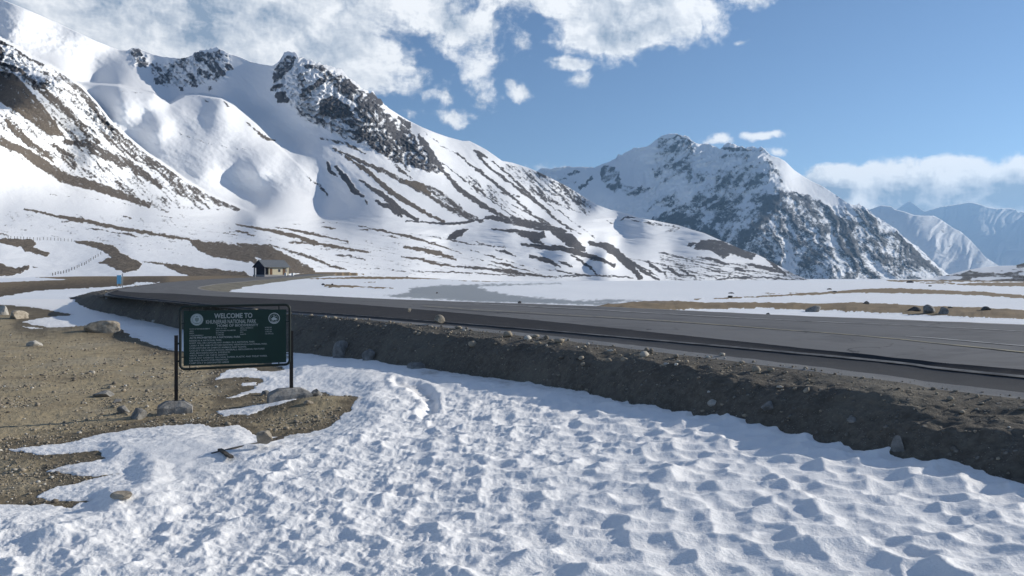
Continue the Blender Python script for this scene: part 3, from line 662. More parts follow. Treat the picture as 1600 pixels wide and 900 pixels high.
def peak_masks(px, py):
    S = []
    add = lambda pts, hw=0, s=.85, b=.1: S.append((pts, hw, s, b))
    add([(1015, 345), (1060, 322), (1110, 296), (1150, 280), (1195, 285), (1228, 296), (1262, 306), (1300, 325), (1345, 325), (1400, 365), (1475, 428), (1470, 440), (1300, 440), (1180, 440), (1110, 400), (1060, 365)], 0, .48)
    add([(1120, 290), (1160, 262), (1205, 250), (1222, 285), (1180, 330), (1150, 350), (1130, 320)], 0, .44); add([(1030, 215), (1080, 222), (1085, 245), (1070, 270), (1030, 290), (1020, 260)], 0, .38); add([(940, 258), (962, 262), (968, 282), (962, 300), (945, 290), (938, 270)], 0, .58); add([(960, 285), (985, 300), (1010, 296)], 8, .48)
    add([(900, 300), (918, 285), (928, 275)], 3, .7); add([(890, 272), (905, 268)], 5, .55); add([(870, 280), (900, 285)], 5, .4); add([(905, 308), (930, 328), (940, 340)], 5, .6); add([(1040, 222), (1060, 212), (1080, 222)], 3, .55)
    add([(1090, 240), (1180, 240), (1140, 290), (1060, 320), (1010, 330), (1040, 290)], 0, .30); add([(1128, 232), (1160, 234), (1190, 236)], 4, .55); add([(1200, 250), (1215, 262), (1222, 285)], 5, .8); add([(1022, 345), (1060, 332), (1100, 350), (1130, 375), (1090, 380)], 0, .66)
    add([(1160, 345), (1200, 310), (1225, 300), (1215, 330), (1180, 365), (1150, 400)], 0, .64); add([(1240, 300), (1290, 320), (1340, 370), (1380, 410), (1330, 400), (1280, 350)], 0, .64); add([(880, 262), (1000, 340), (880, 340)], 0, .20); add([(1400, 362), (1430, 392), (1468, 424), (1450, 425), (1420, 400)], 0, .72)
    rock, brown = paint(px, py, S, 4.5, 40)
    lit = sstep(-3, 3, poly_sdf(px + fbm(px / 8, py / 8, 3, 77) * 5, py + fbm(px / 8, py / 8, 3, 78) * 4, [(1192, 240), (1206, 244), (1228, 253), (1258, 278), (1300, 302), (1312, 318), (1296, 318), (1262, 302), (1238, 296), (1222, 280), (1214, 262)]))
    rock *= 1 - lit
    lw = sstep(1240, 1180, px + (py - 300) * .35)
    def along(deg, seed):
        X = px + 16 * fbm(px / 40, py / 40, 3, seed + 3); Y = py + 12 * fbm(px / 40, py / 40, 3, seed + 5)
        k = math.radians(deg); u = X * math.cos(k) + Y * math.sin(k); v = -X * math.sin(k) + Y * math.cos(k)
        return fbm(u / 20, v / 6.5, 4, seed, .62)
    st = along(142, 51) * lw + along(50, 61) * (1 - lw)
    rb_ = peak_ribs(px, py)
    sp = fbm(px / 7.5, py / 6, 4, 71, .66); lg = fbm(px / 32, py / 24, 3, 73)
    rock = np.clip(rock + (st * .50 + sp * .70 + lg * .60 + (rb_ - .48) * .75) * .56 * sstep(.05, .3, rock), 0, 1)
    return rock, brown
def peak_rough(px, py, rock, t):
    rg = peak_ribs(px, py)
    bowl = sstep(-10, 30, poly_sdf(px, py, [(860, 262), (985, 236), (1030, 225), (1010, 290), (1000, 340), (900, 340)], 40))
    lit = sstep(-6, 4, poly_sdf(px, py, [(1192, 238), (1228, 250), (1258, 274), (1300, 300), (1318, 320), (1296, 320), (1262, 304), (1238, 298), (1222, 280), (1214, 262)], 30))
    am = (1 - .8 * bowl) * (1 - .85 * lit)
    return am * (-.0125 * rg + .004 * ridged(px / 9, py / 8, 3, 95)) + .004 * fbm(px / 60, py / 40, 3, 96)
peak, PPX, PPY, PD = relief('mountain', M_PEAK, np.arange(826, 1532, 1.35), PEAK_SKY, [(820, 449), (1540, 449)], 200, PEAK_CTRL, (), peak_rough, peak_masks, (.2, 8), jag=((845, 1010, 2), (1060, 1085, 3), (1120, 1200, 3.5), (1330, 1475, 3)))

# ---- blue ranges on the right
def far_masks(px, py):
    r = np.clip(.22 + .5 * fbm((px + py * .6) / 14, (py - px * .2) / 9, 4, 101, .6), 0, 1) * .8
    return r, np.zeros_like(px)
def far_rough(px, py, rock, t):
    k = math.radians(125); u = px * math.cos(k) + py * math.sin(k); v = -px * math.sin(k) + py * math.cos(k)
    return .009 * ridged((u + 14 * fbm(px / 40, py / 40, 2, 113)) / 60, (v + 14 * fbm(px / 40, py / 40, 2, 114)) / 20, 4, 111, .5)
FAR1_SKY = [(1330, 345), (1360, 327), (1376, 321), (1392, 322), (1398, 327), (1414, 331), (1428, 336), (1440, 337), (1452, 337), (1459, 337), (1470, 343), (1480, 350), (1492, 358), (1500, 361), (1508, 368), (1515, 374), (1528, 388), (1540, 402), (1560, 415), (1600, 430), (1660, 440)]
FAR1_CTRL = [(a, b, c * .8 * (1 - (a - 1450) * .0011)) for a, b, c in [(1330, 345, 11000), (1376, 321, 11200), (1440, 337, 10600), (1460, 338, 10800), (1508, 368, 10300), (1540, 400, 9700), (1600, 430, 9500), (1660, 440, 9500), (1440, 352, 10000), (1452, 372, 9500), (1480, 370, 9900), (1400, 370, 9700), (1490, 400, 9350), (1420, 420, 8700), (1500, 430, 8700), (1350, 440, 8600), (1480, 449, 8200), (1600, 449, 8300)]]
relief('mountain', M_FAR, np.arange(1332, 1660, 1.6), FAR1_SKY, [(1300, 450), (1700, 450)], 90, FAR1_CTRL, (), far_rough, far_masks, (.15, 5))
FAR2_SKY = [(1350, 340), (1385, 332), (1405, 325), (1414, 318), (1421, 314), (1428, 319), (1436, 325), (1446, 331), (1456, 327), (1470, 323), (1490, 320), (1504, 318), (1512, 316), (1519, 316), (1530, 319), (1545, 324), (1560, 326), (1575, 325), (1586, 327), (1592, 332), (1597, 330), (1606, 335), (1640, 330), (1680, 318), (1720, 322)]
FAR2_CTRL = [(a, b, c * .72 * (1 - (a - 1550) * .0010)) for a, b, c in [(1350, 340, 20000), (1421, 314, 20500), (1446, 331, 19000), (1519, 316, 19000), (1597, 331, 18600), (1680, 320, 18500), (1720, 322, 18500), (1450, 370, 17000), (1520, 360, 16800), (1600, 370, 16500), (1540, 400, 15200), (1620, 410, 15000), (1700, 400, 15500), (1400, 449, 13500), (1550, 449, 13500), (1700, 449, 13500)]]
relief('mountain', M_FAR, np.arange(1352, 1720, 1.7), FAR2_SKY, [(1300, 450), (1740, 450)], 90, FAR2_CTRL, (), far_rough, far_masks, (.12, 5))
# ---- the low dark hill at the right
HILL_SKY = [(1380, 441), (1430, 437.5), (1465, 433), (1490, 427), (1510, 422), (1540, 417), (1560, 415.5), (1585, 415), (1600, 411), (1630, 400), (1680, 388), (1760, 375), (2150, 340)]
HILL_CTRL = [(1380, 441, 1500), (1465, 433, 1600), (1540, 417, 1650), (1600, 411, 1500), (1680, 388, 1500), (1760, 375, 1500), (1480, 438, 1250), (1540, 432, 1150), (1600, 428, 950), (1700, 420, 800), (1400, 446, 1100), (1500, 446, 950), (1600, 446, 720), (1760, 446, 600), (2150, 340, 1450), (2150, 446, 520), (1950, 400, 850)]
def hill_masks(px, py):
    r = np.full_like(px, .62); b = np.full_like(px, .35)
    for pts, hw in (([(1462, 428 + 3), (1500, 424), (1512, 421)], 3.4), ([(1520, 421), (1550, 419), (1585, 417)], 5.5), ([(1420, 436), (1460, 434), (1500, 434)], 3.2), ([(1555, 426), (1600, 421)], 2), ([(1520, 436), (1580, 434)], 2), ([(1400, 440), (1450, 438.5)], 1.6), ([(1595, 428), (1640, 424)], 3)):
        r -= sstep(-2, 2, stroke_sdf(px, py, pts, hw) + fbm(px / 12, py / 3, 3, 131) * 3) * .7
    return np.clip(r + fbm(px / 20, py / 4, 4, 132, .6) * .3, 0, 1), b
relief('hill', M_HILL, np.concatenate([np.arange(1382, 1760, 1.8), np.arange(1764, 2150, 10.0)]), HILL_SKY, [(1300, 446), (1800, 447), (2200, 448)], 60, HILL_CTRL, (), lambda px, py, r, t: .01 * fbm(px / 30, py / 8, 3, 140), hill_masks, (.3, 6))

# ------------------------------------------------------------------ the road: station lines traced along it, right to left
def wp(px, py, z): 
    d = F * (H - z) / (py - HY); return ((px - CX) / F * d, d, z)
ZR = [1.10, 1.12, 1.15, 1.25, 1.28, 1.30, 1.32, 1.38, 1.43, 1.52]
AF = [(30, 4, 1.08), (24.5, 11.5, 1.10), wp(1600, 507, 1.12), wp(1200, 491, 1.16), wp(900, 477, 1.26), wp(700, 470.5, 1.30), wp(585, 466, 1.32), wp(480, 461, 1.34), wp(390, 457.5, 1.38), wp(335, 454.5, 1.43), wp(312, 450.5, 1.52), (-34.5, 96, 1.66), (-42.2, 131, 1.90), (-58.9, 240, 3.10), (-66, 300, 3.9)]
AN = [(17, -1.5, 1.08), wp(1600, 578, 1.10), wp(1322, 551, 1.12), wp(833, 500, 1.16), wp(587, 478, 1.26), wp(424, 467, 1.30), wp(337, 463, 1.32), wp(274, 459, 1.34), wp(215, 457, 1.38), wp(185, 454, 1.45), wp(200, 449.5, 1.55), (-42.8, 100, 1.75), (-56.5, 150, 2.12), (-64.5, 246, 3.30), (-74, 305, 4.1)]
BN = [(16.2, -2.1, 1.03), wp(1600, 589, 1.05), wp(1322, 559, 1.07), wp(833, 515, 1.11), wp(587, 495.5, 1.19), wp(424, 484, 1.22), wp(337, 477, 1.24), wp(274, 470.5, 1.26), wp(205, 464, 1.28), wp(172, 458.5, 1.36), (-35.8, 77.2, 1.45), (-43.3, 100.4, 1.70), (-57.2, 150.4, 2.05), (-65.2, 246.3, 3.25), (-75, 305, 4.0)]
CN = [(15.4, -2.7, .99), wp(1600, 614, 1.00), wp(1322, 579, 1.02), wp(833, 522, 1.06), wp(587, 499, 1.15), wp(424, 487, 1.18), wp(337, 479.5, 1.20), wp(274, 473, 1.22), wp(203, 466, 1.22), wp(168, 460, 1.28), (-36.2, 77.3, 1.40), (-43.8, 100.6, 1.66), (-57.8, 150.7, 2.0), (-65.8, 246.6, 3.2), (-75.6, 305, 3.95)]
DN = [(14.2, -3.6, .84), wp(1600, 655, .86), wp(1322, 610, .92), wp(833, 541, .92), wp(587, 507, 1.05), wp(424, 491, 1.08), wp(337, 482, 1.06), wp(274, 475.5, 1.06), wp(200, 468, 1.00), wp(150, 463.5, .98), (-37.6, 77.5, 1.2), (-45, 101, 1.5), (-59.5, 151.5, 1.8), (-67, 247, 3.0), (-77, 305, 3.8)]
FN = [(13.2, -4.4, .2), wp(1600, 766, .34), wp(1322, 708, .32), wp(833, 604, .20), wp(587, 576, .0), wp(424, 550, -.05), wp(337, 530, -.06), wp(274, 513, -.06), wp(200, 499, -.08), wp(138, 487, -.10), (-42.5, 80, .35), (-49, 103, .7), (-64, 154, 1.0), (-71, 248, 2.2), (-81, 305, 3.2)]

def _knots():
    P = (np.array(DN) + np.array(AF)) / 2
    return np.concatenate([[0], np.cumsum(np.linalg.norm(np.diff(P[:, :2], axis=0), axis=1) ** .85)])
KN = _knots()
def hermite(P, u):
    k = np.clip(np.searchsorted(KN, u, side='right') - 1, 0, len(KN) - 2)
    h = np.diff(KN); dl = np.diff(P, axis=0) / h[:, None]
    m = np.empty_like(P); m[0] = dl[0]; m[-1] = dl[-1]
    m[1:-1] = (dl[:-1] * h[1:, None] + dl[1:] * h[:-1, None]) / (h[:-1] + h[1:])[:, None]
    hk = h[k][:, None]; t = ((u - KN[k]) / h[k])[:, None]
    return (2 * t ** 3 - 3 * t ** 2 + 1) * P[k] + (t ** 3 - 2 * t ** 2 + t) * hk * m[k] + (-2 * t ** 3 + 3 * t ** 2) * P[k + 1] + (t ** 3 - t ** 2) * hk * m[k + 1]
def spline(pts, n):
    """a smooth curve through the stations, sampled more closely near the viewer"""
    fine = np.linspace(0, KN[-1], 4000); C = hermite(np.array(DN, float), fine)
    w = np.linalg.norm(np.gradient(C, axis=0), axis=1) / np.maximum(np.linalg.norm(C[:, :2], axis=1), 7.0)
    cw = np.cumsum(w); u = np.interp(np.linspace(cw[0], cw[-1], n), cw, fine)
    return hermite(np.array(pts, float), u)
def loft(curves, counts):
    """rows of a strip between successive curves"""
    rows = []
    for i in range(len(curves) - 1):
        t = np.linspace(0, 1, counts[i], endpoint=False)[:, None, None]
        rows.append(curves[i][None] * (1 - t) + curves[i + 1][None] * t)
    rows.append(curves[-1][None])
    return np.concatenate(rows, 0)
NS = 1100
sAF, sAN, sBN, sCN, sDN, sFN = (spline(c, NS) for c in (AF, AN, BN, CN, DN, FN))
def strip(name, V, mat, attrs=None, **props):
    q = grid_quads(V.shape[0], V.shape[1])
    return link(name, mesh_np(name, V, q, mat, attrs), kind='structure', **props)

# asphalt with a thin rough edge
V = loft([sAF, sAN], [26]); V[..., 2] += .012 * fbm(V[..., 0] / 2.5, V[..., 1] / 2.5, 3, 201)
wob = fbm(V[0, :, 0] / .8, V[0, :, 1] / .8, 3, 202) * .16; V[0, :, 0] += wob; V[0, :, 1] += wob
edge = V[0].copy(); edge[:, 0] += .10; edge[:, 1] += .08; edge[:, 2] -= .5
V = np.concatenate([edge[None], V], 0)
along = np.concatenate([[0], np.cumsum(np.linalg.norm(np.diff(sAF, axis=0), axis=1))])
nrow = V.shape[0]; acr = np.linspace(0, 1, nrow - 1); acr = np.concatenate([[0], acr])
def mat_road():
    n = NT('worn_asphalt')
    u = n.attr('across'); w = n.attr('along')
    cb = n.N.new('ShaderNodeCombineXYZ'); n.put(cb.inputs[0], n.math('MULTIPLY', u, 11.0)); n.put(cb.inputs[1], n.math('MULTIPLY', w, .05)); co = cb.outputs[0]
    cb2 = n.N.new('ShaderNodeCombineXYZ'); n.put(cb2.inputs[0], n.math('MULTIPLY', u, 11.0)); n.put(cb2.inputs[1], w); co2 = cb2.outputs[0]
    streak = n.noise(1.1, 5, .6, co=co); fine = n.noise(55, 4, .7); patch = n.noise(.35, 5, .6, co=co2); grit = n.noise(2.5, 6, .68, co=co2)
    c = n.mix(streak, (.112, .113, .116), (.185, .185, .185))
    c = n.mix(n.math('MULTIPLY', n.step(patch, .50, .62), .35), c, (.066, .067, .071))
    c = n.mix(n.math('MULTIPLY', n.step(grit, .56, .80), .55), c, (.205, .20, .19))
    c = n.mix(n.math('MULTIPLY', n.step(fine, .45, .75), .3), c, (.20, .20, .20))
    cr = n.N.new('ShaderNodeTexVoronoi'); cr.feature = 'DISTANCE_TO_EDGE'; cr.inputs['Scale'].default_value = .22
    wn = n.N.new('ShaderNodeTexNoise'); wn.inputs['Scale'].default_value = .8; wn.inputs['Detail'].default_value = 5; n.L.new(co2, wn.inputs['Vector'])
    ad = n.N.new('ShaderNodeVectorMath'); ad.operation = 'ADD'; n.L.new(co2, ad.inputs[0])
    sc = n.N.new('ShaderNodeVectorMath'); sc.operation = 'SCALE'; sc.inputs['Scale'].default_value = 2.2; n.L.new(wn.outputs['Color'], sc.inputs[0]); n.L.new(sc.outputs[0], ad.inputs[1]); n.L.new(ad.outputs[0], cr.inputs['Vector'])
    crack = n.math('MULTIPLY', n.step(cr.outputs['Distance'], .012, .002), n.step(n.noise(.12, 3, co=co2), .45, .6))
    c = n.mix(n.math('MULTIPLY', crack, .8), c, (.03, .03, .032))
    n.b.inputs['Specular IOR Level'].default_value = .15
    return n.out(c, .78, n.bump(fine, .006, .5))
road = strip('road', V, mat_road(), {'across': np.broadcast_to(acr[:, None], V.shape[:2]), 'along': np.broadcast_to(along[None], V.shape[:2])}, label='grey asphalt mountain road curving left past the lake')
# darker lower lane beside it
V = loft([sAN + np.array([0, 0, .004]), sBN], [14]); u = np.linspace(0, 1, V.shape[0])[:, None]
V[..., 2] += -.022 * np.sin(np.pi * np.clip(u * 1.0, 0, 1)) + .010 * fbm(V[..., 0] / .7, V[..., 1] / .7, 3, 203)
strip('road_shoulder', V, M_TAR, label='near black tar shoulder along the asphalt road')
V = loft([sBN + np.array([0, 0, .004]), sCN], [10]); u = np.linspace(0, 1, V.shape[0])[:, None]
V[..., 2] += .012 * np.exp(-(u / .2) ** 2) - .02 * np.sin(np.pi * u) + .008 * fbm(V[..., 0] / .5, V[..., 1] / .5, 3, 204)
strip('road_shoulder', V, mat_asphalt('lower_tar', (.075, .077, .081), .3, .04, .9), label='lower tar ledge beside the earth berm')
V = np.stack([sBN + np.array([0, 0, .022]), sBN + (sCN - sBN) * .08 + np.array([0, 0, .024]), sBN + (sCN - sBN) * .14 + np.array([0, 0, .018])], 0)  # pale ribbon: the sunlit lip of the lower ledge, put into the colour
strip('road_edge_highlight', V, mat_paint('lit_edge_tone', (.19, .19, .185), (.05, .052, .056), .36, .66), label='pale painted highlight on the lit edge between the tar shoulders')
EMB_V = None
def earth_side():
    global EMB_V
    strip_t = .22
    C2 = sCN * (1 - strip_t) + sDN * strip_t
    V = loft([sCN + np.array([0, 0, .006]), C2, sDN, sFN], [6, 16, 46])
    out = (sFN - sDN); out[:, 2] = 0; out /= np.linalg.norm(out, axis=1)[:, None]
    skirt = sFN + out * .5; skirt[:, 2] -= .55
    V = np.concatenate([V, skirt[None]], 0)
    nr = V.shape[0]; r = np.arange(nr)[:, None]
    x, y = V[..., 0], V[..., 1]
    face = sstep(6, 22, r) * sstep(nr + 6, nr - 12, r)
    near = np.clip(12 / np.maximum(y, 4), .5, 1.4)
    lump = fbm(x / .9, y / .9, 4, 211, .55) * .11 + fbm(x / .28, y / .28, 3, 212, .6) * .055 + fbm(x / 2.6, y / 2.6, 2, 213) * .10
    st = np.maximum(0, worley(x / .33, y / .33, 214)[1] - worley(x / .33, y / .33, 214)[0] - .25) * 0
    bulge = np.sin(np.pi * np.clip((r - 22) / 46., 0, 1)) * .10
    V[..., 2] += face * (lump * 1.0 + bulge) + (1 - face) * .014 * fbm(x / .6, y / .6, 3, 215)
    push = face * (fbm(x / 1.4, y / 1.4, 3, 216) * .16 + fbm(x / .35, V[..., 2] / .2 + y, 3, 217) * .05)
    V[..., 0] += out[None, :, 0] * push; V[..., 1] += out[None, :, 1] * push
    EMB_V = V
    nl = 7
    link('road_ledge', mesh_np('road_ledge', V[:nl + 1], grid_quads(nl + 1, NS), M_STRIP), kind='structure', label='pale grey dusty ledge strip along the earth berm')
    W = V[nl:]
    strip('road_embankment', W, M_EARTH, label='dark shaded earth embankment below the road')
earth_side()
# far skirt of gravel falling from the asphalt to the lake plain
out = np.gradient(sAF, axis=0); nrm = np.stack([out[:, 1], -out[:, 0], 0 * out[:, 0]], -1); nrm /= np.linalg.norm(nrm, axis=1)[:, None]
wd = np.interp(sAF[:, 1], [0, 50, 62, 80, 130, 240], [2.2, 2.2, 3.0, 6.0, 11, 14])[:, None]; dz = np.interp(sAF[:, 1], [0, 50, 62, 80, 130, 240], [.75, .8, .8, .9, 1.5, 2.0])
G1 = sAF + nrm * .25; G1[:, 2] -= .06
G2 = sAF + nrm * wd; G2[:, 2] -= dz
V = loft([sAF + nrm * -.02 - np.array([0, 0, .03]), G1, G2], [3, 18])
V[..., 2] += .05 * fbm(V[..., 0] / 1.2, V[..., 1] / 1.2, 4, 221)
M_GRAVELBANK = mat_rock('gravel_bank', (.13, .122, .098), (.23, .215, .17), .8)
strip('road_bank', V, M_GRAVELBANK, label='olive grey gravel bank on the lake side of the road')

AFL = sAF[::8]; ANL = sAN[::8]; FNL = sFN[::8]
def road_z(x, y):
    _, par, _ = poly_dist(np.atleast_1d(x), np.atleast_1d(y), AFL)
    return np.interp(par, np.arange(len(AFL)), AFL[:, 2])
def on_road(pts):
    res = []
    for px, py in pts:
        z = 1.2
        for _ in range(6):
            d = F * (H - z) / (py - HY); z = float(road_z((px - CX) / F * d, d)[0]) + .0
        res.append(((px - CX) / F * d, d, z))
    return res
def marking(name, pts, w, mat, label):
    P = np.array(on_road(pts)); n = 260
    u = np.linspace(0, len(P) - 1, n); k = np.clip(np.floor(u).astype(int), 0, len(P) - 2); t = (u - k)[:, None]
    p0 = P[np.maximum(k - 1, 0)]; p1 = P[k]; p2 = P[k + 1]; p3 = P[np.minimum(k + 2, len(P) - 1)]
    C = .5 * ((2 * p1) + (-p0 + p2) * t + (2 * p0 - 5 * p1 + 4 * p2 - p3) * t ** 2 + (-p0 + 3 * p1 - 3 * p2 + p3) * t ** 3)
    g = np.gradient(C, axis=0); nn = np.stack([g[:, 1], -g[:, 0], 0 * g[:, 0]], -1); nn /= np.linalg.norm(nn, axis=1)[:, None]
    V = np.stack([C - nn * w / 2, C, C + nn * w / 2], 0); V[..., 2] += .012 * fbm(V[..., 0] / 2.5, V[..., 1] / 2.5, 3, 201) + .010
    strip(name, V, mat, label=label)
marking('road_marking', [(1760, 562), (1600, 551), (1400, 530), (1200, 513.5), (1050, 502.5), (900, 493), (800, 487), (740, 483.5), (660, 478)], .16, M_YELLOW, 'worn yellow line along the middle of the road')
marking('road_marking', [(1760, 526), (1600, 518), (1400, 508), (1200, 499), (1050, 491), (900, 482.5), (800, 477.5), (740, 475)], .14, M_WHITE, 'white edge line on the lake side of the road')
marking('road_marking', [(1760, 550), (1600, 541), (1520, 534), (1460, 529), (1415, 526)], .12, M_WHITE, 'short white line running into the yellow line')

# ------------------------------------------------------------------ ground sheet and the snow lying on it
def ground_z(x, y):
    base = np.clip(.157 + .0415 * x + .0033 * y, -.12, .42)
    mead = np.interp(y, [0, 50, 90, 130, 220, 300, 400], [0, 0, .75, 1.4, 2.5, 3.7, 5.5]) * sstep(-2, -12, x)
    zl = base + mead + .25 * fbm(x / 22, y / 22, 3, 301) * sstep(25, 70, y)
    d, par, side = poly_dist(x, y, AFL)
    zed = np.interp(par, np.arange(len(AFL)), AFL[:, 2])
    far = side < 0
    Lr = 26 + 80 * np.clip((y - 55) / 60, 0, 1)
    s = sstep(1.0, 1.0 + Lr, d)
    zr = (zed - .42) * (1 - s) - .3 * s + .10 * fbm(x / 9, y / 9, 3, 302) * sstep(0, 4, d) * sstep(200, 60, d)
    z = np.where(far, zr, zl)
    # under the roadway the sheet stays below the fill
    corr = inside(x, y, [tuple(p[:2]) for p in FNL] + [tuple(p[:2]) for p in AFL[::-1]])
    z = np.where(corr, np.minimum(zl, zed - .35), z)
    return z, far, d, corr

ys = np.concatenate([np.array([2000, 1700, 1450, 1300, 1220, 1160, 1120, 1090]), np.arange(1070, 940, -1.8), np.arange(940, 770, -1.5), np.arange(770, 560, -1.0), np.arange(560, 470, -1.15), np.arange(470, 440, -.85), np.arange(440, 435.7, -.35)])
xs = np.concatenate([np.array([-1500, -1000, -700, -500, -350, -250, -180, -130]), np.arange(-100, 1702, 1.6), np.array([1730, 1790, 1860, 1950, 2100, 2300, 2700, 3300])])
gd = F * H / (ys - HY)
GX = ((xs[None] - CX) / F) * gd[:, None]; GY = np.broadcast_to(gd[:, None], GX.shape).copy()
GZ, FARSIDE, RDIST, CORR = ground_z(GX, GY)
GPX, GPY = to_px(GX, GY, GZ)
# painted in as it lies: where the snow is, seen from the road side
def field(polys, wob=6.5, seed=400):
    sc = np.clip(14 / GY, .12, 1.6)
    wx = fbm(GX / .9, GY / .9, 4, seed, .6) * wob * 2.2 * np.clip(sc, .3, 1.6); wy = fbm(GX / .9 + 40, GY / .9, 4, seed + 7, .6) * wob * np.clip(sc, .25, 1.3)
    X, Y = GPX + wx, GPY + wy
    r = np.full(GX.shape, -60.)
    for p in polys: r = np.maximum(r, poly_sdf(X, Y, p))
    return r
NEAR_SNOW = [[(-3000, 3000), (-3000, 800), (0, 789), (60, 787), (112, 790), (142, 782), (90, 782), (54, 778), (100, 760), (150, 748), (196, 742), (140, 745), (74, 738), (120, 728), (160, 720), (152, 711), (95, 713), (60, 712), (14, 704), (60, 697), (105, 692), (150, 684), (200, 675), (260, 670), (300, 667), (338, 671), (368, 667), (386, 673), (400, 681), (440, 683), (482, 678), (505, 672), (524, 660), (548, 645), (558, 632), (546, 622), (520, 618), (498, 612), (478, 610), (450, 612), (421, 612), (404, 612), (350, 621), (397, 606), (411, 597), (404, 590), (367, 589), (335, 595), (345, 585), (355, 577), (392, 576), (430, 581), (446, 577), (420, 566), (390, 563), (340, 556), (270, 547), (240, 540), (210, 528), (165, 518), (130, 515), (95, 513), (60, 509), (34, 503), (60, 497), (112, 492), (90, 487), (60, 482), (0, 476), (-3000, 480), (-3000, 470), (-100, 470), (0, 464), (60, 454), (120, 451), (180, 447.5), (232, 441.5), (250, 441), (205, 452), (190, 470), (280, 470), (480, 480), (600, 485), (900, 495), (1300, 510), (1600, 520), (1800, 530), (4000, 700), (4000, 3000)],
    [(340, 643), (400, 637), (452, 631), (458, 635), (440, 642), (400, 650), (345, 652)], [(30, 509), (60, 512), (66, 516), (50, 515)], [(376, 599), (398, 597), (404, 601), (380, 603)], [(210, 441), (236, 441), (226, 445), (212, 445)]]
sd_near = field(NEAR_SNOW)
nearside = (~FARSIDE) & (GY < 75)
smooth_zone = sstep(-25, 45, poly_sdf(GPX, GPY, [(-600, 640), (300, 640), (480, 690), (330, 760), (120, 800), (-600, 800)], 80))
ditch = sstep(640, 575, GPY) * sstep(1300, 700, GPX)
depthS = .006 + (.11 + .05 * fbm(GX / 2.2, GY / 2.2, 2, 410)) * sstep(-2, 46, sd_near) + .10 * sstep(30, 120, sd_near)
far_melt = np.clip(GY / 25, 1, 3)
S = np.where(sd_near > 0, depthS, np.maximum(sd_near * .012, -.3) * far_melt)
# sun cups: shallow bowls that meet in sharp rims, with spikes between
wx = GX + .16 * fbm(GX / .5, GY / .5, 2, 421); wy = GY + .16 * fbm(GX / .5, GY / .5, 2, 422)
right = sstep(700, 1250, GPX + (GPY - 700) * .9)
wx2 = GX + .10 * fbm(GX / .8, GY / .8, 2, 423); wy2 = GY + .10 * fbm(GX / .8, GY / .8, 2, 424)
big = soft_cells(wx2 / .52, wy2 / .44, 431, 15.0); mid = soft_cells(wx2 / .34 + 4, wy2 / .30, 436, 18.0)
g1, g2 = worley(wx / .25 + 9, wy / .22, 441)
patchy = .45 + 1.0 * np.clip(fbm(GX / 2.4, GY / 2.0, 2, 455) + .35, 0, 1)
cup = np.maximum(big, -.1) * (.055 + .050 * right) + np.maximum(mid, -.1) * (.100 + .030 * right) + g1 ** 2 * (.044 - .028 * right) * patchy
spike = np.maximum(0, ridged(GX / .16, GY / .14, 2, 461, .6) - .25) * .026 * (1 - .85 * right)
cup = cup + spike + .032 * fbm(GX / 2.2, GY / 1.8, 2, 471) + .005 * fbm(GX / .09, GY / .09, 2, 481)
calm = (1 - .86 * smooth_zone) * (1 - .72 * ditch) * sstep(-4, 55, sd_near) * sstep(34, 20, GY)
S = S + (cup - .03) * calm * .80 + np.where(sd_near > 0, .02 * fbm(GX / .35, GY / .35, 3, 491) * sstep(0, 20, sd_near) * sstep(60, 20, GY), 0)
# a trodden groove where somebody walked up to the road
gsd = stroke_sdf(GPX, GPY, [(660, 652), (676, 640), (672, 622), (650, 608), (620, 602)], 9, 18)
S = S - .07 * sstep(-8, 6, gsd + 8 * fbm(GX / .4, GY / .4, 3, 497)) + .035 * sstep(-16, -5, gsd) * sstep(4, -4, gsd)
S = np.where(sd_near > 6, np.maximum(S, .012 + .02 * sstep(6, 20, sd_near)), S)
# bare ground relief
gravel = (~FARSIDE) & (sd_near < 25)
rel = .030 * fbm(GX / .7, GY / .7, 4, 501, .6) + .012 * ridged(GX / .16, GY / .16, 2, 511) + .07 * fbm(GX / 3.4, GY / 3.4, 3, 521)
mound = np.exp(-((GX + 3.45) / 1.05) ** 2 - ((GY - 15.2) / .75) ** 2) * .16 + np.exp(-((GX + 19.5) / 3) ** 2 - ((GY - 38.5) / 2.5) ** 2) * .35
GZ = GZ + np.where(~FARSIDE & (GY < 70), rel + mound, 0) * sstep(70, 45, GY) * sstep(55, 12, sd_near) - np.where(FARSIDE, 0, .20 * sstep(25, 120, sd_near) * sstep(60, 35, GY))
# far side colours
FAR_BARE = [[(900, 483), (960, 476), (1005, 471), (1060, 470.5), (1100, 474), (1140, 473), (1200, 473), (1275, 475), (1340, 473), (1400, 476), (1450, 479), (1520, 481), (1600, 485), (1760, 494), (1760, 506), (1600, 499), (1500, 496), (1400, 491), (1300, 486), (1200, 482), (1080, 484), (1000, 487)],
    [(1080, 468), (1160, 464), (1240, 460), (1320, 454), (1370, 450.5), (1410, 450.5), (1460, 453), (1540, 456), (1590, 461), (1700, 468), (1700, 472), (1590, 466), (1540, 462), (1470, 460), (1390, 458), (1330, 457.5), (1240, 462.5), (1160, 466), (1080, 469)],
    [(504, 446), (512, 444), (535, 446), (560, 447), (575, 449), (540, 449.5), (515, 450)], [(572, 448), (600, 449), (615, 451), (590, 451)], [(1475, 444.5), (1520, 442), (1600, 441), (1700, 442), (1700, 447), (1600, 447.5), (1540, 446.5)], [(1430, 441.5), (1480, 441), (1500, 443), (1450, 443)], [(1380, 437.5), (1700, 437.5), (1700, 440.5), (1390, 440)], [(470, 436), (560, 432), (700, 433), (700, 436), (560, 436)], [(560, 441), (590, 440.5), (585, 442)], [(705, 438.5), (800, 439.5), (760, 440.5)], [(1195, 458), (1235, 459), (1200, 459.8)], [(1225, 457.5), (1310, 459), (1260, 460)]]
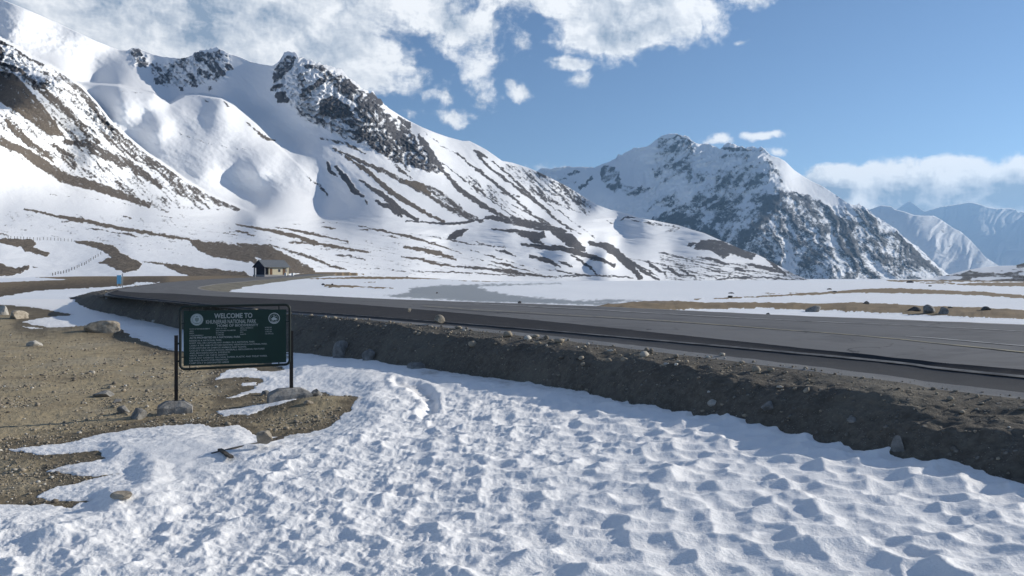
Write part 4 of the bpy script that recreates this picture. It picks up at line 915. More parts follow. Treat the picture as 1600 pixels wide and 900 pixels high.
ICE = [[(598, 463), (640, 457), (640, 450), (690, 446), (760, 444), (880, 442.5), (835, 445), (744, 447), (758, 452), (790, 460), (840, 465), (905, 470), (960, 473), (1100, 474), (1000, 478), (760, 472)], [(945, 468), (1000, 470), (940, 473), (900, 470)]]
MEADOW_SNOW = [[(-200, 440), (0, 434), (40, 432), (110, 437), (0, 441), (-200, 445)]]
wxf = fbm(GPX / 22, GPY / 4, 4, 601, .6); wyf = fbm(GPX / 14, GPY / 3, 4, 607, .6)
def pfield(polys, a, b):
    r = np.full(GX.shape, -60.)
    for p in polys: r = np.maximum(r, poly_sdf(GPX + wxf * a, GPY + wyf * b, p, 30))
    return r
bare = pfield(FAR_BARE, 14, 1.3); ice = pfield(ICE, 18, 2.4)
snow_far = sstep(.9, -.9, bare + fbm(GPX / 7, GPY / 2, 3, 611) * 1.2)
speck = sstep(.40, .52, fbm(GX / 6, GY / 9, 3, 621, .6)) * sstep(442, 448, GPY) * .0
ice_a = sstep(-1.2, 1.2, ice + fbm(GPX / 9, GPY / 1.3, 3, 631) * 2.0) * FARSIDE * sstep(3, 10, RDIST)
snow_left = sstep(-1.0, 1.2, sd_near + fbm(GX / 3, GY / 3, 3, 641) * 2)
meadow = (GY > 75)
snow_a = np.where(FARSIDE, snow_far, np.where(meadow, sstep(-.8, .8, np.maximum(sd_near, pfield(MEADOW_SNOW, 8, 1)) + fbm(GPX / 6, GPY / 2, 3, 642)), 0))
near_edge = np.where(FARSIDE, sstep(1.2, .3, RDIST + .6 * fbm(GX / .7, GY / .7, 3, 651)), 0)
snow_a = snow_a * (1 - near_edge)
grass_a = np.where(FARSIDE, sstep(-6, 2, bare) * .85, sstep(45, 90, GY) * .9 + sstep(.1, .5, fbm(GX / 2.6, GY / 2.0, 3, 661)) * .28 * (GY < 60))
wet_a = np.where(FARSIDE, 0, sstep(-22, -2, sd_near + 8 * fbm(GX / .5, GY / .5, 3, 673)) * sstep(8, 0, sd_near) * 1.0 + .15 * sstep(.15, .5, fbm(GX / 1.1, GY / 1.4, 4, 671)))
bank = np.where(FARSIDE & (bare > -3), .35 * sstep(-2, 5, bare) * sstep(300, 60, GY) * (.6 + .8 * np.clip(fbm(GX / 3, GY / 3, 3, 681), -1, 1)), 0)
GZ = GZ + bank
GV = np.stack([GX, GY, GZ], -1)
snow_here = nearside & (S > .06)
c4 = lambda a: a[:-1, :-1], 
def q_all(a): return a[:-1, :-1] & a[:-1, 1:] & a[1:, 1:] & a[1:, :-1]
def q_any(a): return a[:-1, :-1] | a[:-1, 1:] | a[1:, 1:] | a[1:, :-1]
nr, nc = GX.shape
keep = ~q_all(snow_here) & ~q_all(CORR & (GY < 200))
v, q, at = compact(GV.reshape(-1, 3), grid_quads(nr, nc, keep), {'snow': snow_a, 'ice': ice_a, 'grass': grass_a, 'wet': wet_a})
link('ground', mesh_np('ground', v, q, M_GROUND, at), kind='structure', label='bare gravel ground and snowy lake plain')
SZ = GZ + np.maximum(S, -.12) 
SV = np.stack([GX, GY, SZ], -1)
keep = q_any(nearside & (S > -.03)) & ~q_all(CORR & (RDIST < 9)) & q_all(GY < 80) & q_all(~FARSIDE)
dirt = np.clip(sstep(15, -2, sd_near) * .50 + .30 * np.exp(-(poly_dist(GX, GY, FNL)[0] / .7) ** 2) + sstep(.1, .6, fbm(GX / 1.3, GY / 1.6, 4, 701)) * .25 * (1 - right * .4) + .35 * sstep(-10, 8, gsd) + .22 * sstep(660, 600, GPY) * sstep(560, 700, GPX) * sstep(1150, 850, GPX), 0, 1)
v, q, at = compact(SV.reshape(-1, 3), grid_quads(nr, nc, keep), {'dirt': dirt})
link('snow', mesh_np('snow', v, q, M_SNOW, at), kind='structure', label='old pitted snow covering the roadside ground')
# everything beyond: a wide sheet under the valley
r = np.array([0, 300, 2000, 8000, 16500.]); a = np.linspace(0, 2 * np.pi, 49)
V = np.stack([r[:, None] * np.cos(a), r[:, None] * np.sin(a), np.full((5, 49), -1.6)], -1)
V[..., 2] = np.where((V[..., 1] < -1) , -.2, -3.0)
link('plain', mesh_np('plain', V, grid_quads(5, 49), mat_plain('plain_snow', SNOW, .85, .05, .01, .0)), kind='structure', label='snow plain of the valley floor')

# ------------------------------------------------------------------ placing things on what is built
TOPZ = np.where(nearside & (S > 0), SZ, GZ)
_tpx, _tpy = to_px(GX, GY, TOPZ)
_epx, _epy = to_px(EMB_V[..., 0], EMB_V[..., 1], EMB_V[..., 2])
def spot(px, py, where='ground'):
    """the point of the built surface that stands at this place"""
    if where == 'bank':
        i = np.argmin((_epx - px) ** 2 + (_epy - py) ** 2); return Vector(EMB_V.reshape(-1, 3)[i])
    m = np.where(CORR, 1e9, 0) if where == 'ground' else np.where(FARSIDE, 0, 1e9)
    i = np.argmin((_tpx - px) ** 2 + (_tpy - py) ** 2 + m)
    return Vector((GX.ravel()[i], GY.ravel()[i], TOPZ.ravel()[i]))
def spot_slope(px, py):
    i = np.argmin((LPX - px) ** 2 + (LPY - py) ** 2)
    return Vector(to_world(LPX.ravel()[i], LPY.ravel()[i], LD.ravel()[i]))
def ground_at(x, y):
    """height of the top surface at a plan position"""
    r = np.argmin(np.abs(gd - y)); c = np.argmin(np.abs(GX[r] - x)); return float(TOPZ[r, c])

def rock_mesh(name, mat, w, d, h, seed, cuts=9, sub=3, round_=.5, pointed=0.0):
    """a stone: an ellipsoid knapped by random planes, sunk a little into the ground"""
    import bmesh
    rnd = random.Random(seed); bm = bmesh.new()
    bmesh.ops.create_icosphere(bm, subdivisions=sub, radius=1)
    planes = []
    for _ in range(cuts):
        v = Vector((rnd.gauss(0, 1), rnd.gauss(0, 1), rnd.gauss(0, .8))).normalized(); planes.append((v, rnd.uniform(.46, .80)))
    ph = [rnd.uniform(0, 9) for _ in range(6)]
    for v in bm.verts:
        p = v.co.copy()
        for nrm_, k in planes:
            e = p.dot(nrm_) - k
            if e > 0: p -= nrm_ * e * (1 - round_ * .12)
        p *= 1 + .05 * math.sin(5 * p.x + ph[0]) * math.sin(4 * p.y + ph[1]) + .035 * math.sin(11 * p.z + ph[2]) * math.sin(9 * p.x + ph[3]) + .02 * math.sin(21 * p.y + ph[4]) * math.sin(17 * p.x + ph[5])
        if pointed and p.z > 0: p.x *= 1 - pointed * p.z; p.y *= 1 - pointed * p.z
        v.co = Vector((p.x * w * .70, p.y * d * .70, p.z * h * .62 + h * .30))
    me = bpy.data.meshes.new(name); bm.to_mesh(me); bm.free()
    me.materials.append(mat)
    return me
def stone(name, px, py, wpx, hpx, mat, label, seed, where='ground', group=None, depth=.8, rz=None, sub=3, cuts=9, pointed=0, cat='rock', sink=.12):
    p = spot(px, py, where) if not isinstance(px, Vector) else px
    m = p.y / F
    w, h = wpx * m, hpx * m
    me = rock_mesh(name, mat, w, w * depth, h * 1.12, seed, cuts, sub, pointed=pointed)
    o = link(name, me, None, (p.x, p.y + w * depth * .3, p.z - h * sink), label=label, category=cat)
    o.rotation_euler = (0, 0, (seed * 1.7) % 6.28 if rz is None else rz)
    if group: o['group'] = group
    return o

# ---- park sign
def build_sign():
    pl, pr = Vector((-6.08, 15.12, 0)), Vector((-4.19, 15.86, 0))
    zl, zr_ = ground_at(pl.x, pl.y), ground_at(pr.x, pr.y)
    ang = math.atan2(pr.y - pl.y, pr.x - pl.x); span = (pr - pl).length
    root = link('park_sign', None, None, (pl.x, pl.y, 0), label='dark green park sign on two posts with concrete footings beside the snow', category='sign')
    root.rotation_euler = (0, 0, ang)
    # local frame: x along the board, y away from the viewer
    for x, top, z0 in ((0.0, 1.36, zl), (span, 1.40, zr_)):
        m = MB(); m.box((x, 0, (z0 + top) / 2), (.062, .062, top - z0)); m.box((x, 0, top + .004), (.07, .07, .008))
        m.build('post', M_RUST, root)
    # footings: cast blocks with a sloped cap and chipped edges
    for x, z0, sx, sy, hh, sd in ((-.02, zl, .60, .40, .27, 5), (span - .03, zr_, .80, .46, .29, 6)):
        rnd = random.Random(sd); m = MB(); rings = []
        for zf, kx, ky in ((-.35, 1.0, 1.0), (.0, 1.0, 1.0), (.60, .97, .97), (.68, .93, .92), (.97, .52, .55), (1.0, .30, .30)):
            ring = []
            for k in range(24):
                t = k / 24 * 4; side = int(t); f = t - side
                c = [(-1, -1), (1, -1), (1, 1), (-1, 1)]; p0, p1 = c[side], c[(side + 1) % 4]
                px_, py_ = p0[0] + (p1[0] - p0[0]) * f, p0[1] + (p1[1] - p0[1]) * f
                j = .012 if zf < .95 else .006
                ring.append((x + px_ * sx / 2 * kx + rnd.uniform(-j, j), py_ * sy / 2 * ky + rnd.uniform(-j, j), z0 - .05 + zf * hh + rnd.uniform(-j, j) * .8))
            rings.append(ring)
        m.v = [p for r_ in rings for p in r_]
        m.f = [(i * 24 + k, i * 24 + (k + 1) % 24, (i + 1) * 24 + (k + 1) % 24, (i + 1) * 24 + k) for i in range(len(rings) - 1) for k in range(24)] + [tuple((len(rings) - 1) * 24 + k for k in range(24))]
        m.build('footing', M_CONC, root)
    # tube frame with rounded corners, slightly tilted as in the picture
    x0, x1, z0, z1, r = .07, span - .035, .755, 1.885, .085
    pts = []
    for cx, cz, a0 in ((x1 - r, z1 - r, 0), (x0 + r, z1 - r, 90), (x0 + r, z0 + r, 180), (x1 - r, z0 + r, 270)):
        for k in range(6):
            a = math.radians(a0 + k * 18); pts.append((cx + r * math.cos(a), -.045, cz + r * math.sin(a) + .01 * (cx - x0)))
    MB().tube(pts, .024, 10, True).build('frame', M_STEEL, root, True)
    # clips between the frame and the panel, brackets to the posts
    for x, z in ((x0 + .16, z1 - .05), (x1 - .2, z1 - .04), (x0 + .16, z0 + .05), (x1 - .2, z0 + .06)):
        MB().box((x, -.045, z), (.018, .018, .085)).build('clip', M_STEEL, root)
    for x, z in ((x0 + .04, z0 + .22), (x0 + .04, z1 - .3), (x1 - .04, z0 + .22), (x1 - .04, z1 - .3)):
        MB().box((x, -.045, z), (.09, .018, .018)).build('clip', M_STEEL, root)
    for x, z in ((.035, 1.22), (.035, .9), (span - .02, 1.25), (span - .02, .92)):
        MB().box((x, -.022, z), (.05, .05, .03)).build('bracket', M_STEEL, root)
    X0, X1, Z0, Z1 = .125, span - .10, .815, 1.815
    W, Hh = X1 - X0, Z1 - Z0
    m = MB(); m.box(((X0 + X1) / 2, -.045, (Z0 + Z1) / 2), (W, .012, Hh))
    panel = m.build('panel', M_GREEN, root)
    dg = bpy.context.evaluated_depsgraph_get
    def text(body, u, v, size, align='LEFT', width=None, bold=0.0, name='lettering'):
        c = bpy.data.curves.new('lettering', 'FONT'); c.body = body; c.size = size; c.align_x = align; c.extrude = .0008; c.resolution_u = 3; c.offset = bold
        o = bpy.data.objects.new('lettering', c); COL.objects.link(o)
        me = bpy.data.meshes.new_from_object(o.evaluated_get(dg()))
        bpy.data.objects.remove(o); bpy.data.curves.remove(c)
        co = np.zeros(len(me.vertices) * 3, np.float32); me.vertices.foreach_get('co', co); co = co.reshape(-1, 3)
        if width is not None:
            w0 = co[:, 0].max() - co[:, 0].min(); cx = co[:, 0].min() if align == 'LEFT' else (co[:, 0].min() + co[:, 0].max()) / 2
            co[:, 0] = (co[:, 0] - cx) * (width / w0) + (0 if align == 'LEFT' else 0)
        new = np.stack([X0 + u * W + co[:, 0], -.0535 - co[:, 2], Z1 - v * Hh + co[:, 1]], -1)
        me.vertices.foreach_set('co', np.ascontiguousarray(new, np.float32).ravel()); me.update()
        me.materials.clear(); me.materials.append(M_LETTER)
        return link(name, me, panel)
    text('WELCOME TO', .475, .145, .125, 'CENTER', .67, .0035)
    text('KHUNJERAB NATIONAL PARK', .455, .245, .10, 'CENTER', .88, .0014)
    text('HOME OF BIODIVERSITY', .52, .305, .062, 'CENTER', .72, .0010)
    cols = ((.055, ('DATE OF ESTABLISHMENT', 'AREA', 'BIRDS', 'LARGE MAMMALS')), (.305, ('APRIL 29, 1975', '2269 SQUARE KILOMETER', '88 SPECIES', '10 SPECIES')), (.54, ('SMALL MAMMALS', 'REPTILES', 'FISH', 'PLANTS')), (.785, ('8 SPECIES', '4 SPECIES', '6 SPECIES', '150 SPECIES')))
    for u, rows_ in cols:
        for k, tx in enumerate(rows_): text(tx, u, .345 + k * .039, .030, bold=.0003)
    text('ACTS PROHIBITED IN A NATIONAL PARK', .055, .512, .048, 'LEFT', .88, .0012)
    lines = (('RESIDE IN A NATIONAL PARK.', .56), ('HUNT, KILL OR CAPTURE ANY ANIMAL IN A NATIONAL PARK.', 1.14), ('CARRY A FIRE ARM OR OTHER HUNTING WEAPON IN A NATIONAL PARK.', 1.36), ('DOES DISTURB OR DAMAGE ANIMALS AND PLANTS.', .99),
             ('COLLECT OR DAMAGE ROCKS, MINERALS, GEOLOGICAL FEATURES', 1.31), ('AND ARCHAEOLOGICAL EVIDENCES', .70), ('WRITE, PAINT OR CARVE GRAFFITI.', .66), ('LEAVE ANY GARBAGE TIN CANS, PAPERS, PLASTIC AND TOILET PAPER.', 1.36), ('USE WILD PLANTS FOR FIREWOOD.', .67), ('CAMP ONLY IN DESIGNATED AREAS', .68))
    for k, (tx, w) in enumerate(lines): text(tx, .055, .562 + k * .0452, .041, 'LEFT', w, .0006)
    # round emblems
    def disc(u, v, r, holes, name):
        m = MB(); cx, cz = X0 + u * W, Z1 - v * Hh
        for r0, r1 in holes:
            n = 40; b = len(m.v)
            for k in range(n):
                a = 2 * math.pi * k / n
                m.v += [(cx + r0 * math.cos(a), -.0532, cz + r0 * math.sin(a)), (cx + r1 * math.cos(a), -.0532, cz + r1 * math.sin(a))]
            m.f += [(b + 2 * k, b + 2 * k + 1, b + 2 * ((k + 1) % n) + 1, b + 2 * ((k + 1) % n)) for k in range(n)]
        return m, cx, cz
    m, cx, cz = disc(.125, .165, .1, ((.0005, .108),), 'emblem')
    e = m.build('emblem', mat_plain('emblem_pale', (.36, .42, .43), .6, .12, 30, .0002), panel, label='pale round emblem with a wreath around a shield')
    M_E2 = mat_plain('emblem_shade', (.15, .20, .20), .6, .15, 30, .0002)
    m = MB(); g = MB()
    for k in range(11):
        for sgn in (-1, 1):
            a = math.radians(-80 + k * 14); rr = .076
            m.box((cx + sgn * rr * math.cos(a), -.0545, cz + rr * math.sin(a)), (.022, .001, .009), 0)
    poly = [(cx - .034, cz + .03), (cx + .034, cz + .03), (cx + .034, cz - .012), (cx, cz - .045), (cx - .034, cz - .012)]
    m.prism(poly, -.0552, -.0536); m.box((cx, -.0545, cz + .055), (.03, .001, .018)); m.box((cx, -.0545, cz - .066), (.07, .001, .012))
    for r0, r1 in ((.097, .101),):
        mm, _, _ = disc(.125, .165, .1, ((r0, r1),), ''); b = len(m.v); m.v += [(x, -.0540, z) for x, y, z in mm.v]; m.f += [tuple(b + i for i in f) for f in mm.f]
    m.build('emblem_detail', M_E2, panel)
    m, cx, cz = disc(.878, .165, .1, ((.090, .104), (.066, .070)), 'emblem')
    # rearing horned animal shape and leaves inside the ring
    m.prism([(cx - .045, cz - .03), (cx - .02, cz - .045), (cx + .005, cz - .03), (cx + .035, cz - .04), (cx + .05, cz - .01), (cx + .03, cz + .012), (cx + .012, cz + .008), (cx + .004, cz + .035), (cx - .01, cz + .02), (cx - .022, cz + .03), (cx - .03, cz + .01), (cx - .052, cz + .004)], -.0550, -.0534)
    m.box((cx - .004, -.0542, cz + .046), (.012, .001, .03), 0); m.box((cx + .028, -.0542, cz + .03), (.03, .001, .01)); m.box((cx, -.0542, cz - .075), (.07, .001, .014)); m.box((cx - .05, -.0542, cz - .066), (.03, .001, .012)); m.box((cx + .05, -.0542, cz - .066), (.03, .001, .012))
    m.build('emblem', mat_plain('emblem_line', (.42, .46, .46), .6, .15, 30, .0002), panel, label='round emblem outlined in white with an animal inside')
build_sign()

# ---- boards lying in the snow with a rock on top
def plank(a, b, w, t, label, lift=0.0):
    A, B = Vector(a), Vector(b); L_ = (B - A).length; mid = (A + B) / 2
    m = MB(); n = 10
    for k in range(n):                                   # slightly warped, split ends
        x = -L_ / 2 + L_ * (k + .5) / n
        m.box((x, .003 * math.sin(k * 1.9), .004 * math.sin(k * .8)), (L_ / n * 1.001, w * (1 - .05 * (k % 3 == 1)), t))
    o = m.build('wooden_board', M_WOOD, None, label=label, category='board', group='boards lying in the snow')
    d = B - A
    o.location = mid; o.rotation_euler = (0, -math.atan2(d.z, math.hypot(d.x, d.y)), math.atan2(d.y, d.x))
    return o
def up(v, h): return Vector((v.x, v.y, v.z + h))
pA, pB = spot(330, 709), spot(442, 691)
plank(up(pA, -.01), up(pB, .07), .05, .03, 'dark wooden bar lying on the snow under a rock')
plank(up(spot(343, 704), .02), up(spot(362, 721), .045), .05, .03, 'short dark wooden piece angled off the longer bar in snow')
rp = spot(411, 699); stone('rock', 411, 700, 26, 24, M_ROCKT, 'tan squarish rock weighing down the dark wooden bar', 31, depth=.85, cuts=12, sink=.05).location.z = rp.z + .06

# ---- stones that can be told apart
stone('boulder', 157, 520, 42, 22, M_ROCKT, 'big pale tan boulder lying in the snow beyond the gravel', 3, depth=.8, rz=.4, cuts=8)
stone('rock', 214, 655, 24, 21, M_ROCKG, 'rounded grey rock beside the left sign footing', 11, cuts=7)
stone('rock', 191, 646, 20, 13, M_ROCKG, 'low grey rock just behind the rounded one by the footing', 12)
stone('rock', 160, 620, 26, 10, M_ROCKG, 'flat grey rock alone on the gravel left of the sign', 13, depth=1.0)
stone('rock', 182, 630, 15, 8, M_ROCKG, 'small grey stone between the flat rock and the footing', 14)
stone('rock', 52, 541, 18, 10, M_ROCKW, 'pale bluish stone on the gravel at the far left', 15)
stone('rock', 21, 499, 30, 17, M_ROCKT, 'tan lump of rock at the left edge near the snow', 16)
stone('rock', 3, 492, 14, 17, M_ROCKW, 'pale upright stone cut by the left edge', 17)
stone('rock', 188, 778, 27, 9, M_ROCKT, 'flat tan stone sunk in the snow at lower left', 18, depth=1.1, sink=.05)
stone('rock', 493, 619, 17, 13, M_ROCKG, 'pointed grey stone right of the right sign footing', 19, pointed=.5)
stone('rock', 412, 617, 14, 9, M_ROCKG, 'small grey stone left of the right sign footing', 20)
stone('rock', 483, 632, 14, 8, M_ROCKT, 'tan stone in front of the right sign footing', 21)
stone('rock', 446, 560, 13, 7, M_ROCKW, 'pale stone on the snow edge behind the sign', 22)
stone('boulder', 532, 556, 28, 26, M_ROCKG, 'grey boulder bedded in the shaded embankment right of the sign', 23, 'bank', cuts=7)
stone('boulder', 577, 566, 22, 22, M_ROCKG, 'rounded boulder low on the embankment next to the bigger one', 24, 'bank', cuts=6)
stone('boulder', 648, 588, 33, 18, M_ROCKG, 'low grey boulder at the foot of the embankment on snow', 25, 'bank', cuts=7, depth=1.0)
stone('rock', 1117, 632, 15, 11, M_ROCKW, 'pale stone stuck in the middle of the dark embankment', 26, 'bank')
stone('rock', 1403, 706, 18, 30, M_ROCKG, 'tall grey slab leaning in the right part of embankment', 27, 'bank', pointed=.35)
stone('rock', 1203, 640, 24, 14, M_ROCKG, 'grey stone half buried in the embankment below the road', 28, 'bank')
stone('rock', 1332, 660, 14, 9, M_ROCKG, 'small stone in the embankment left of the slab', 29, 'bank')
stone('rock', 1040, 570, 9, 6, M_ROCKW, 'small pale stone on the berm crest in the middle', 30, 'bank')
stone('rock', 1262, 612, 11, 8, M_ROCKT, 'small tan stone on the berm crest at the right', 32, 'bank')
p = Vector(on_road([(686, 502)])[0]); stone('rock', up(p, 0), 0, 15, 11, M_ROCKT, 'tan rock lying on the asphalt of the road', 33, cuts=11)
p = Vector(on_road([(639, 486)])[0]); stone('rock', up(p, 0), 0, 7, 5, M_ROCKT, 'small tan stone on the road left of the bigger rock', 34, sub=2)
stone('boulder', 1275, 488, 23, 11, M_ROCKG, 'low grey boulder on the far roadside snow', 41, 'far')
stone('rock', 1355, 475, 8, 6, M_ROCKD, 'small dark rock on top of the brown grass bank', 42, 'far', sub=2)
stone('boulder', 1452, 489, 18, 14, M_ROCKG, 'round grey boulder across the road, the left of a pair', 43, 'far', cuts=6)
stone('boulder', 1476, 492, 13, 12, M_ROCKG, 'pale grey boulder across the road, the right of a pair', 44, 'far', cuts=7)
stone('rock', 1542, 484, 17, 6, M_ROCKD, 'flat dark rock on the grass bank at the far right', 45, 'far')
stone('rock', 1430, 486, 16, 8, M_ROCKD, 'dark low rock left of the boulder pair', 46, 'far')
stone('rock', 1485, 482, 7, 4, M_ROCKD, 'small dark stone behind the boulder pair', 47, 'far', sub=2)
stone('rock', 1200, 492, 6, 4, M_ROCKD, 'tiny dark stone at the far road edge in the snow', 48, 'far', sub=2)
stone('rock', 812, 474, 6, 4, M_ROCKD, 'tiny dark stone at the lake side road edge', 49, 'far', sub=2)
stone('rock', 1142, 465, 8, 4, M_ROCKD, 'dark rock on the thin line of earth crossing the lake', 50, 'far', sub=2)
stone('rock', 1143, 458.5, 9, 2.5, M_ROCKD, 'small dark mound alone on the lake snow', 51, 'far', sub=2)
stone('rock', 1297, 452.5, 7, 2.5, M_ROCKD, 'dark rock far out on the right lake snow', 52, 'far', sub=2)
stone('rock', 1305, 456, 6, 2.5, M_ROCKD, 'dark rock where the brown ridge begins on the lake', 53, 'far', sub=2)
stone('rock', 1425, 442, 12, 4, M_ROCKD, 'dark mound at the far shore below the hill', 54, 'far', sub=2)
stone('rock', 1454, 447.5, 5, 2.5, M_ROCKD, 'tiny dark rock near the far shore at the right', 55, 'far', sub=2)
stone('rock', 682, 459, 3.5, 2.5, M_ROCKD, 'tiny dark rock on the bare grey ice', 56, 'far', sub=2)
stone('rock', 505, 445.5, 5, 3.5, M_ROCKD, 'dark rock at the left tip of the grass islet', 57, 'far', sub=2)
stone('rock', 520, 445.5, 4, 3, M_ROCKD, 'small rock in the middle of the grass islet', 58, 'far', sub=2)

# ---- loose stones, too many to tell apart
def scatter(name, mat, P, sizes, seed, label):
    rnd = np.random.default_rng(seed)
    t = (1 + 5 ** .5) / 2
    ico = np.array([(-1, t, 0), (1, t, 0), (-1, -t, 0), (1, -t, 0), (0, -1, t), (0, 1, t), (0, -1, -t), (0, 1, -t), (t, 0, -1), (t, 0, 1), (-t, 0, -1), (-t, 0, 1)], float) / 1.9
    tri = np.array([(0, 11, 5), (0, 5, 1), (0, 1, 7), (0, 7, 10), (0, 10, 11), (1, 5, 9), (5, 11, 4), (11, 10, 2), (10, 7, 6), (7, 1, 8), (3, 9, 4), (3, 4, 2), (3, 2, 6), (3, 6, 8), (3, 8, 9), (4, 9, 5), (2, 4, 11), (6, 2, 10), (8, 6, 7), (9, 8, 1)])
    n = len(P)
    V = ico[None] * (1 + rnd.uniform(-.28, .28, (n, 12, 1)))
    V = V * np.stack([rnd.uniform(.7, 1.2, n), rnd.uniform(.7, 1.2, n), rnd.uniform(.4, .8, n)], -1)[:, None]
    a = rnd.uniform(0, 6.28, n); c, s_ = np.cos(a)[:, None], np.sin(a)[:, None]
    V = np.stack([V[..., 0] * c - V[..., 1] * s_, V[..., 0] * s_ + V[..., 1] * c, V[..., 2]], -1)
    V = V * (sizes / 2)[:, None, None] + P[:, None]
    T = tri[None] + (np.arange(n) * 12)[:, None, None]
    me = mesh_np(name, V, T.reshape(-1, 3), mat, {'tone': np.repeat(rnd.uniform(0, 1, n), 12)}, smooth=False)
    link(name, me, kind='stuff', label=label, category='gravel')
def mat_pebbles():
    n = NT('pebbles'); t = n.attr('tone')
    c = n.mix(n.step(t, 0, .55), (.15, .13, .105), (.31, .27, .21)); c = n.mix(n.step(t, .84, .97), c, (.52, .50, .45))
    return n.out(c, .9)
M_PEB = mat_pebbles()
_rn = np.random.default_rng(77)
cand = np.flatnonzero(((~FARSIDE) & (sd_near < -1) & (GY > 7) & (GY < 45) & (GPX > -60) & (GPX < 620) & (~CORR)).ravel())
dens = np.clip(.35 + fbm(GX.ravel()[cand] / 1.6, GY.ravel()[cand] / 1.6, 3, 801) * 1.1, .03, 1) ** 1.3
pick = _rn.choice(cand, 6500, replace=False, p=dens / dens.sum())
sz = np.clip(_rn.lognormal(-3.75, .55, len(pick)), .012, .12) * np.clip(GY.ravel()[pick] / 14, .6, 1.3)
scatter('gravel', M_PEB, np.stack([GX.ravel()[pick], GY.ravel()[pick], GZ.ravel()[pick] + sz * .12], -1), sz, 5, 'loose stones strewn over the bare roadside ground')
ev = EMB_V.reshape(-1, EMB_V.shape[1], 3); nrw = EMB_V.shape[0]
rowp = np.concatenate([np.linspace(.1, 1, 5), np.full(15, 2.6), np.linspace(1.4, .5, 10), np.full(nrw - 31, .34), [0]]); rowp[:4] = .03
colp = np.clip(np.linspace(1, .5, NS), 0, 1); pp = (rowp[:, None] * colp[None]); pp[EMB_V[..., 1] < 3] = 0; pp = pp.ravel() / pp.sum()
pick = _rn.choice(len(pp), 3400, replace=False, p=pp); P = EMB_V.reshape(-1, 3)[pick]
sz = np.clip(_rn.lognormal(-3.65, .75, len(pick)), .012, .20) * np.clip(P[:, 1] / 14, .7, 1.4)
scatter('gravel', M_PEB, P + np.stack([0 * sz, 0 * sz, sz * .15], -1), sz, 6, 'loose stones along the berm and embankment')

